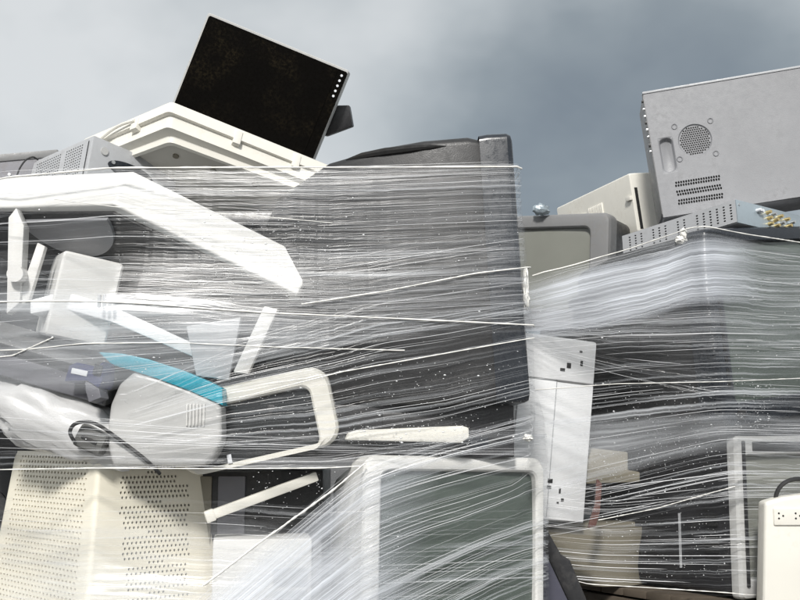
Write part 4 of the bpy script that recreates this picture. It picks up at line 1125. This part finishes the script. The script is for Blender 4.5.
TF = math.pi * 1.5                               # angle that faces the camera
rootL = thing('stretch_film', 'clear wet stretch film wound round the left heap of screens and printers', 'plastic film', Matrix.Translation((0, 0, 0)))
b1 = band(wrapL, rootL, [(-60, 186), (0, 181), (118, 170), (330, 170), (524, 168)], [(-60, 330), (100, 318), (330, 330), (530, 318)], 'film_clear', 1, seed=1)
b9 = band(wrapL, rootL, [(150, 172), (330, 170), (524, 168), (560, 168)], [(150, 330), (330, 338), (530, 330), (560, 330)], 'film_medium', 2, closed=False, seed=9)
b2 = band(wrapL, rootL, [(-60, 250), (120, 262), (330, 258), (530, 224)], [(-60, 372), (200, 352), (380, 345), (530, 332)], 'film_clear', 3, seed=2)
b3 = band(wrapL, rootL, [(130, 392), (225, 348), (380, 300), (530, 278), (560, 276)], [(130, 470), (330, 468), (440, 452), (530, 426), (560, 420)], 'film_coarse', 3, closed=False, seed=3)
b4 = band(wrapL, rootL, [(-60, 404), (200, 425), (380, 432), (535, 428)], [(-60, 470), (200, 468), (380, 468), (535, 475)], 'film_medium', 2, seed=4)
b5 = band(wrapL, rootL, [(-60, 500), (100, 498), (200, 500), (300, 506), (420, 505), (538, 500)], [(-60, 660), (200, 665), (538, 665)], 'film_coarse', 1, seed=5)
b6 = band(wrapL, rootL, [(-60, 812), (60, 716), (130, 652), (362, 458), (538, 402)], [(-60, 1040), (130, 890), (362, 690), (538, 602)], 'film_coarse', 3, seed=6)
b10 = band(wrapL, rootL, [(80, 705), (130, 660), (362, 466), (440, 438)], [(80, 860), (130, 815), (362, 640), (440, 604)], 'film_frost', 5, closed=False, seed=10)
b7 = band(wrapL, rootL, [(-80, 290), (60, 288), (200, 296), (300, 314), (420, 322)], [(-80, 400), (100, 392), (220, 372), (300, 350), (420, 338)], 'film_veil', 4, closed=False, seed=7)
b11 = band(wrapL, rootL, [(-80, 508), (100, 505), (250, 520), (420, 560)], [(-80, 720), (100, 720), (250, 720), (420, 720)], 'film_veil', 4, closed=False, seed=12)
b8 = band(wrapL, rootL, [(-60, 174), (0, 172), (118, 168), (330, 167), (521, 165)], [(-60, 206), (118, 196), (330, 192), (530, 186)], 'film_medium', 3, seed=8)
mb = MB()
span = (TF - 0.95, TF + 1.0)
for bb, nn, sd_, rad in ((b1, 26, 1, (0.0002, 0.0006)), (b2, 24, 2, (0.0002, 0.0006)), (b3, 44, 3, (0.0002, 0.0006)), (b4, 24, 4, (0.0002, 0.0006)), (b5, 30, 5, (0.0002, 0.0007)), (b6, 150, 6, (0.0002, 0.0007)), (b7, 18, 7, (0.0002, 0.0005)), (b8, 20, 8, (0.0002, 0.0005)), (b9, 22, 9, (0.0002, 0.0006))):
    threads(bb, nn, mb, span, rad, seed=sd_, jit=0.0, off=0.010)
tag(mb.build('film_folds', 'film_thread', rootL, True, 180), kind='stuff')
rope(wrapL, rootL, [(-40, 184), (0, 180), (118, 169), (330, 168.5), (500, 167.5), (519, 169)], 0.0022, 0.016, seed=1)
rope(wrapL, rootL, [(-40, 303), (60, 301), (150, 304), (270, 313), (400, 319), (531, 326)], 0.0019, 0.020, wob=0.001, seed=2)
rope(wrapL, rootL, [(-40, 352), (30, 350), (90, 344), (180, 343), (290, 347), (400, 350)], 0.0012, 0.020, wob=0.001, seed=3)
rope(wrapL, rootL, [(-40, 362), (20, 356), (60, 338)], 0.0013, 0.021, seed=4)
rope(wrapL, rootL, [(300, 305), (380, 292), (470, 274), (531, 268)], 0.0016, 0.020, seed=5)
rope(wrapL, rootL, [(-40, 470), (100, 468), (200, 468.5), (320, 468), (360, 466)], 0.0014, 0.015, seed=6)
rope(wrapL, rootL, [(205, 585), (262, 540), (330, 490), (362, 462)], 0.0024, 0.019, wob=0.001, seed=7)
rope(wrapL, rootL, [(60, 200), (118, 208), (220, 214), (330, 224)], 0.0009, 0.018, seed=8)
rope(wrapL, rootL, [(240, 398), (340, 372), (450, 352), (528, 338)], 0.0013, 0.02, seed=9)
for (px_, py_, ax_, sd_) in ((534, 288, (0.007, 0.012, 0.04), 2.0), (531, 300, (0.006, 0.01, 0.02), 6.0), (527, 438, (0.010, 0.014, 0.007), 3.0)):
    t_, z_ = wrapL.tz(min(px_, 528), py_); c_ = wrapL.at(np.array([t_]), np.array([z_]), 0.006)[0]
    lump('film_knot', 'film_rope', Vector(c_), ax_, 0.55, sd_, None, 12, 18, 12, rootL)
drops(wrapL, rootL, 2000, [(200, 215, 330, 300, 4), (120, 210, 500, 300, 3), (230, 360, 520, 440, 4), (345, 425, 470, 445, 2), (0, 180, 530, 460, 4), (250, 470, 400, 600, 3), (0, 300, 240, 380, 2)], 3)

rootR = thing('stretch_film', 'clear wet stretch film wound round the right heap below the grey tower', 'plastic film', Matrix.Translation((0, 0, 0)))
r1 = band(wrapR, rootR, [(535, 277), (600, 258), (650, 243), (690, 229), (745, 235), (830, 248)], [(535, 345), (600, 345), (700, 345), (830, 345)], 'film_dense', 1, seed=21)
r2 = band(wrapR, rootR, [(535, 300), (620, 290), (700, 262), (830, 270)], [(535, 352), (620, 378), (715, 400), (830, 404)], 'film_clear', 2, seed=22)
r3 = band(wrapR, rootR, [(535, 340), (620, 332), (715, 330), (830, 332)], [(535, 460), (600, 452), (715, 432), (830, 434)], 'film_coarse', 3, seed=23)
r4 = band(wrapR, rootR, [(535, 470), (600, 452), (720, 424), (830, 428)], [(535, 540), (600, 528), (735, 500), (830, 500)], 'film_coarse', 2, seed=24)
r5 = band(wrapR, rootR, [(535, 480), (600, 488), (735, 470), (830, 470)], [(535, 578), (590, 584), (735, 594), (830, 598)], 'film_coarse', 1, seed=25)
r7 = band(wrapR, rootR, [(500, 420), (600, 420), (720, 412), (860, 420)], [(500, 480), (600, 476), (720, 452), (860, 452)], 'film_veil', 4, closed=False, seed=27)
r6 = band(wrapR, rootR, [(500, 292), (535, 284), (600, 266), (690, 240), (760, 244)], [(500, 345), (535, 340), (600, 330), (690, 306), (760, 306)], 'film_frost', 4, closed=False, seed=26)
mb = MB()
spanR = (TF - 1.3, TF + 0.75)
for bb, nn, sd_, rad in ((r1, 26, 1, (0.0002, 0.0006)), (r2, 20, 2, (0.0002, 0.0006)), (r3, 36, 3, (0.0002, 0.0008)), (r4, 40, 4, (0.0002, 0.0008)), (r5, 50, 5, (0.0002, 0.0008)), (r6, 12, 6, (0.0002, 0.0006))):
    threads(bb, nn, mb, spanR, rad, seed=sd_ + 40, jit=0.0, off=0.010)
tag(mb.build('film_folds', 'film_thread', rootR, True, 180), kind='stuff')
rope(wrapR, rootR, [(536, 277), (600, 258), (650, 243), (690, 229), (745, 235), (815, 246)], 0.0016, 0.016, seed=11)
rope(wrapR, rootR, [(540, 390), (620, 384), (720, 382), (810, 378)], 0.0012, 0.018, seed=12)
rope(wrapR, rootR, [(560, 576), (590, 584), (735, 593), (810, 597)], 0.0013, 0.012, seed=13)
rope(wrapR, rootR, [(602, 520), (660, 508), (735, 486)], 0.0012, 0.016, seed=14)
for (px_, py_, ax_, sd_) in ((681, 240, (0.014, 0.012, 0.010), 2.5), (684, 234, (0.008, 0.01, 0.012), 6.6)):
    t_, z_ = wrapR.tz(px_, py_); c_ = wrapR.at(np.array([t_]), np.array([z_]), 0.006)[0]
    lump('film_knot', 'film_rope', Vector(c_), ax_, 0.55, sd_, None, 12, 18, 12, rootR)
drops(wrapR, rootR, 1000, [(590, 380, 720, 470, 4), (600, 440, 730, 580, 4), (540, 280, 800, 440, 2), (735, 380, 770, 430, 2)], 5)
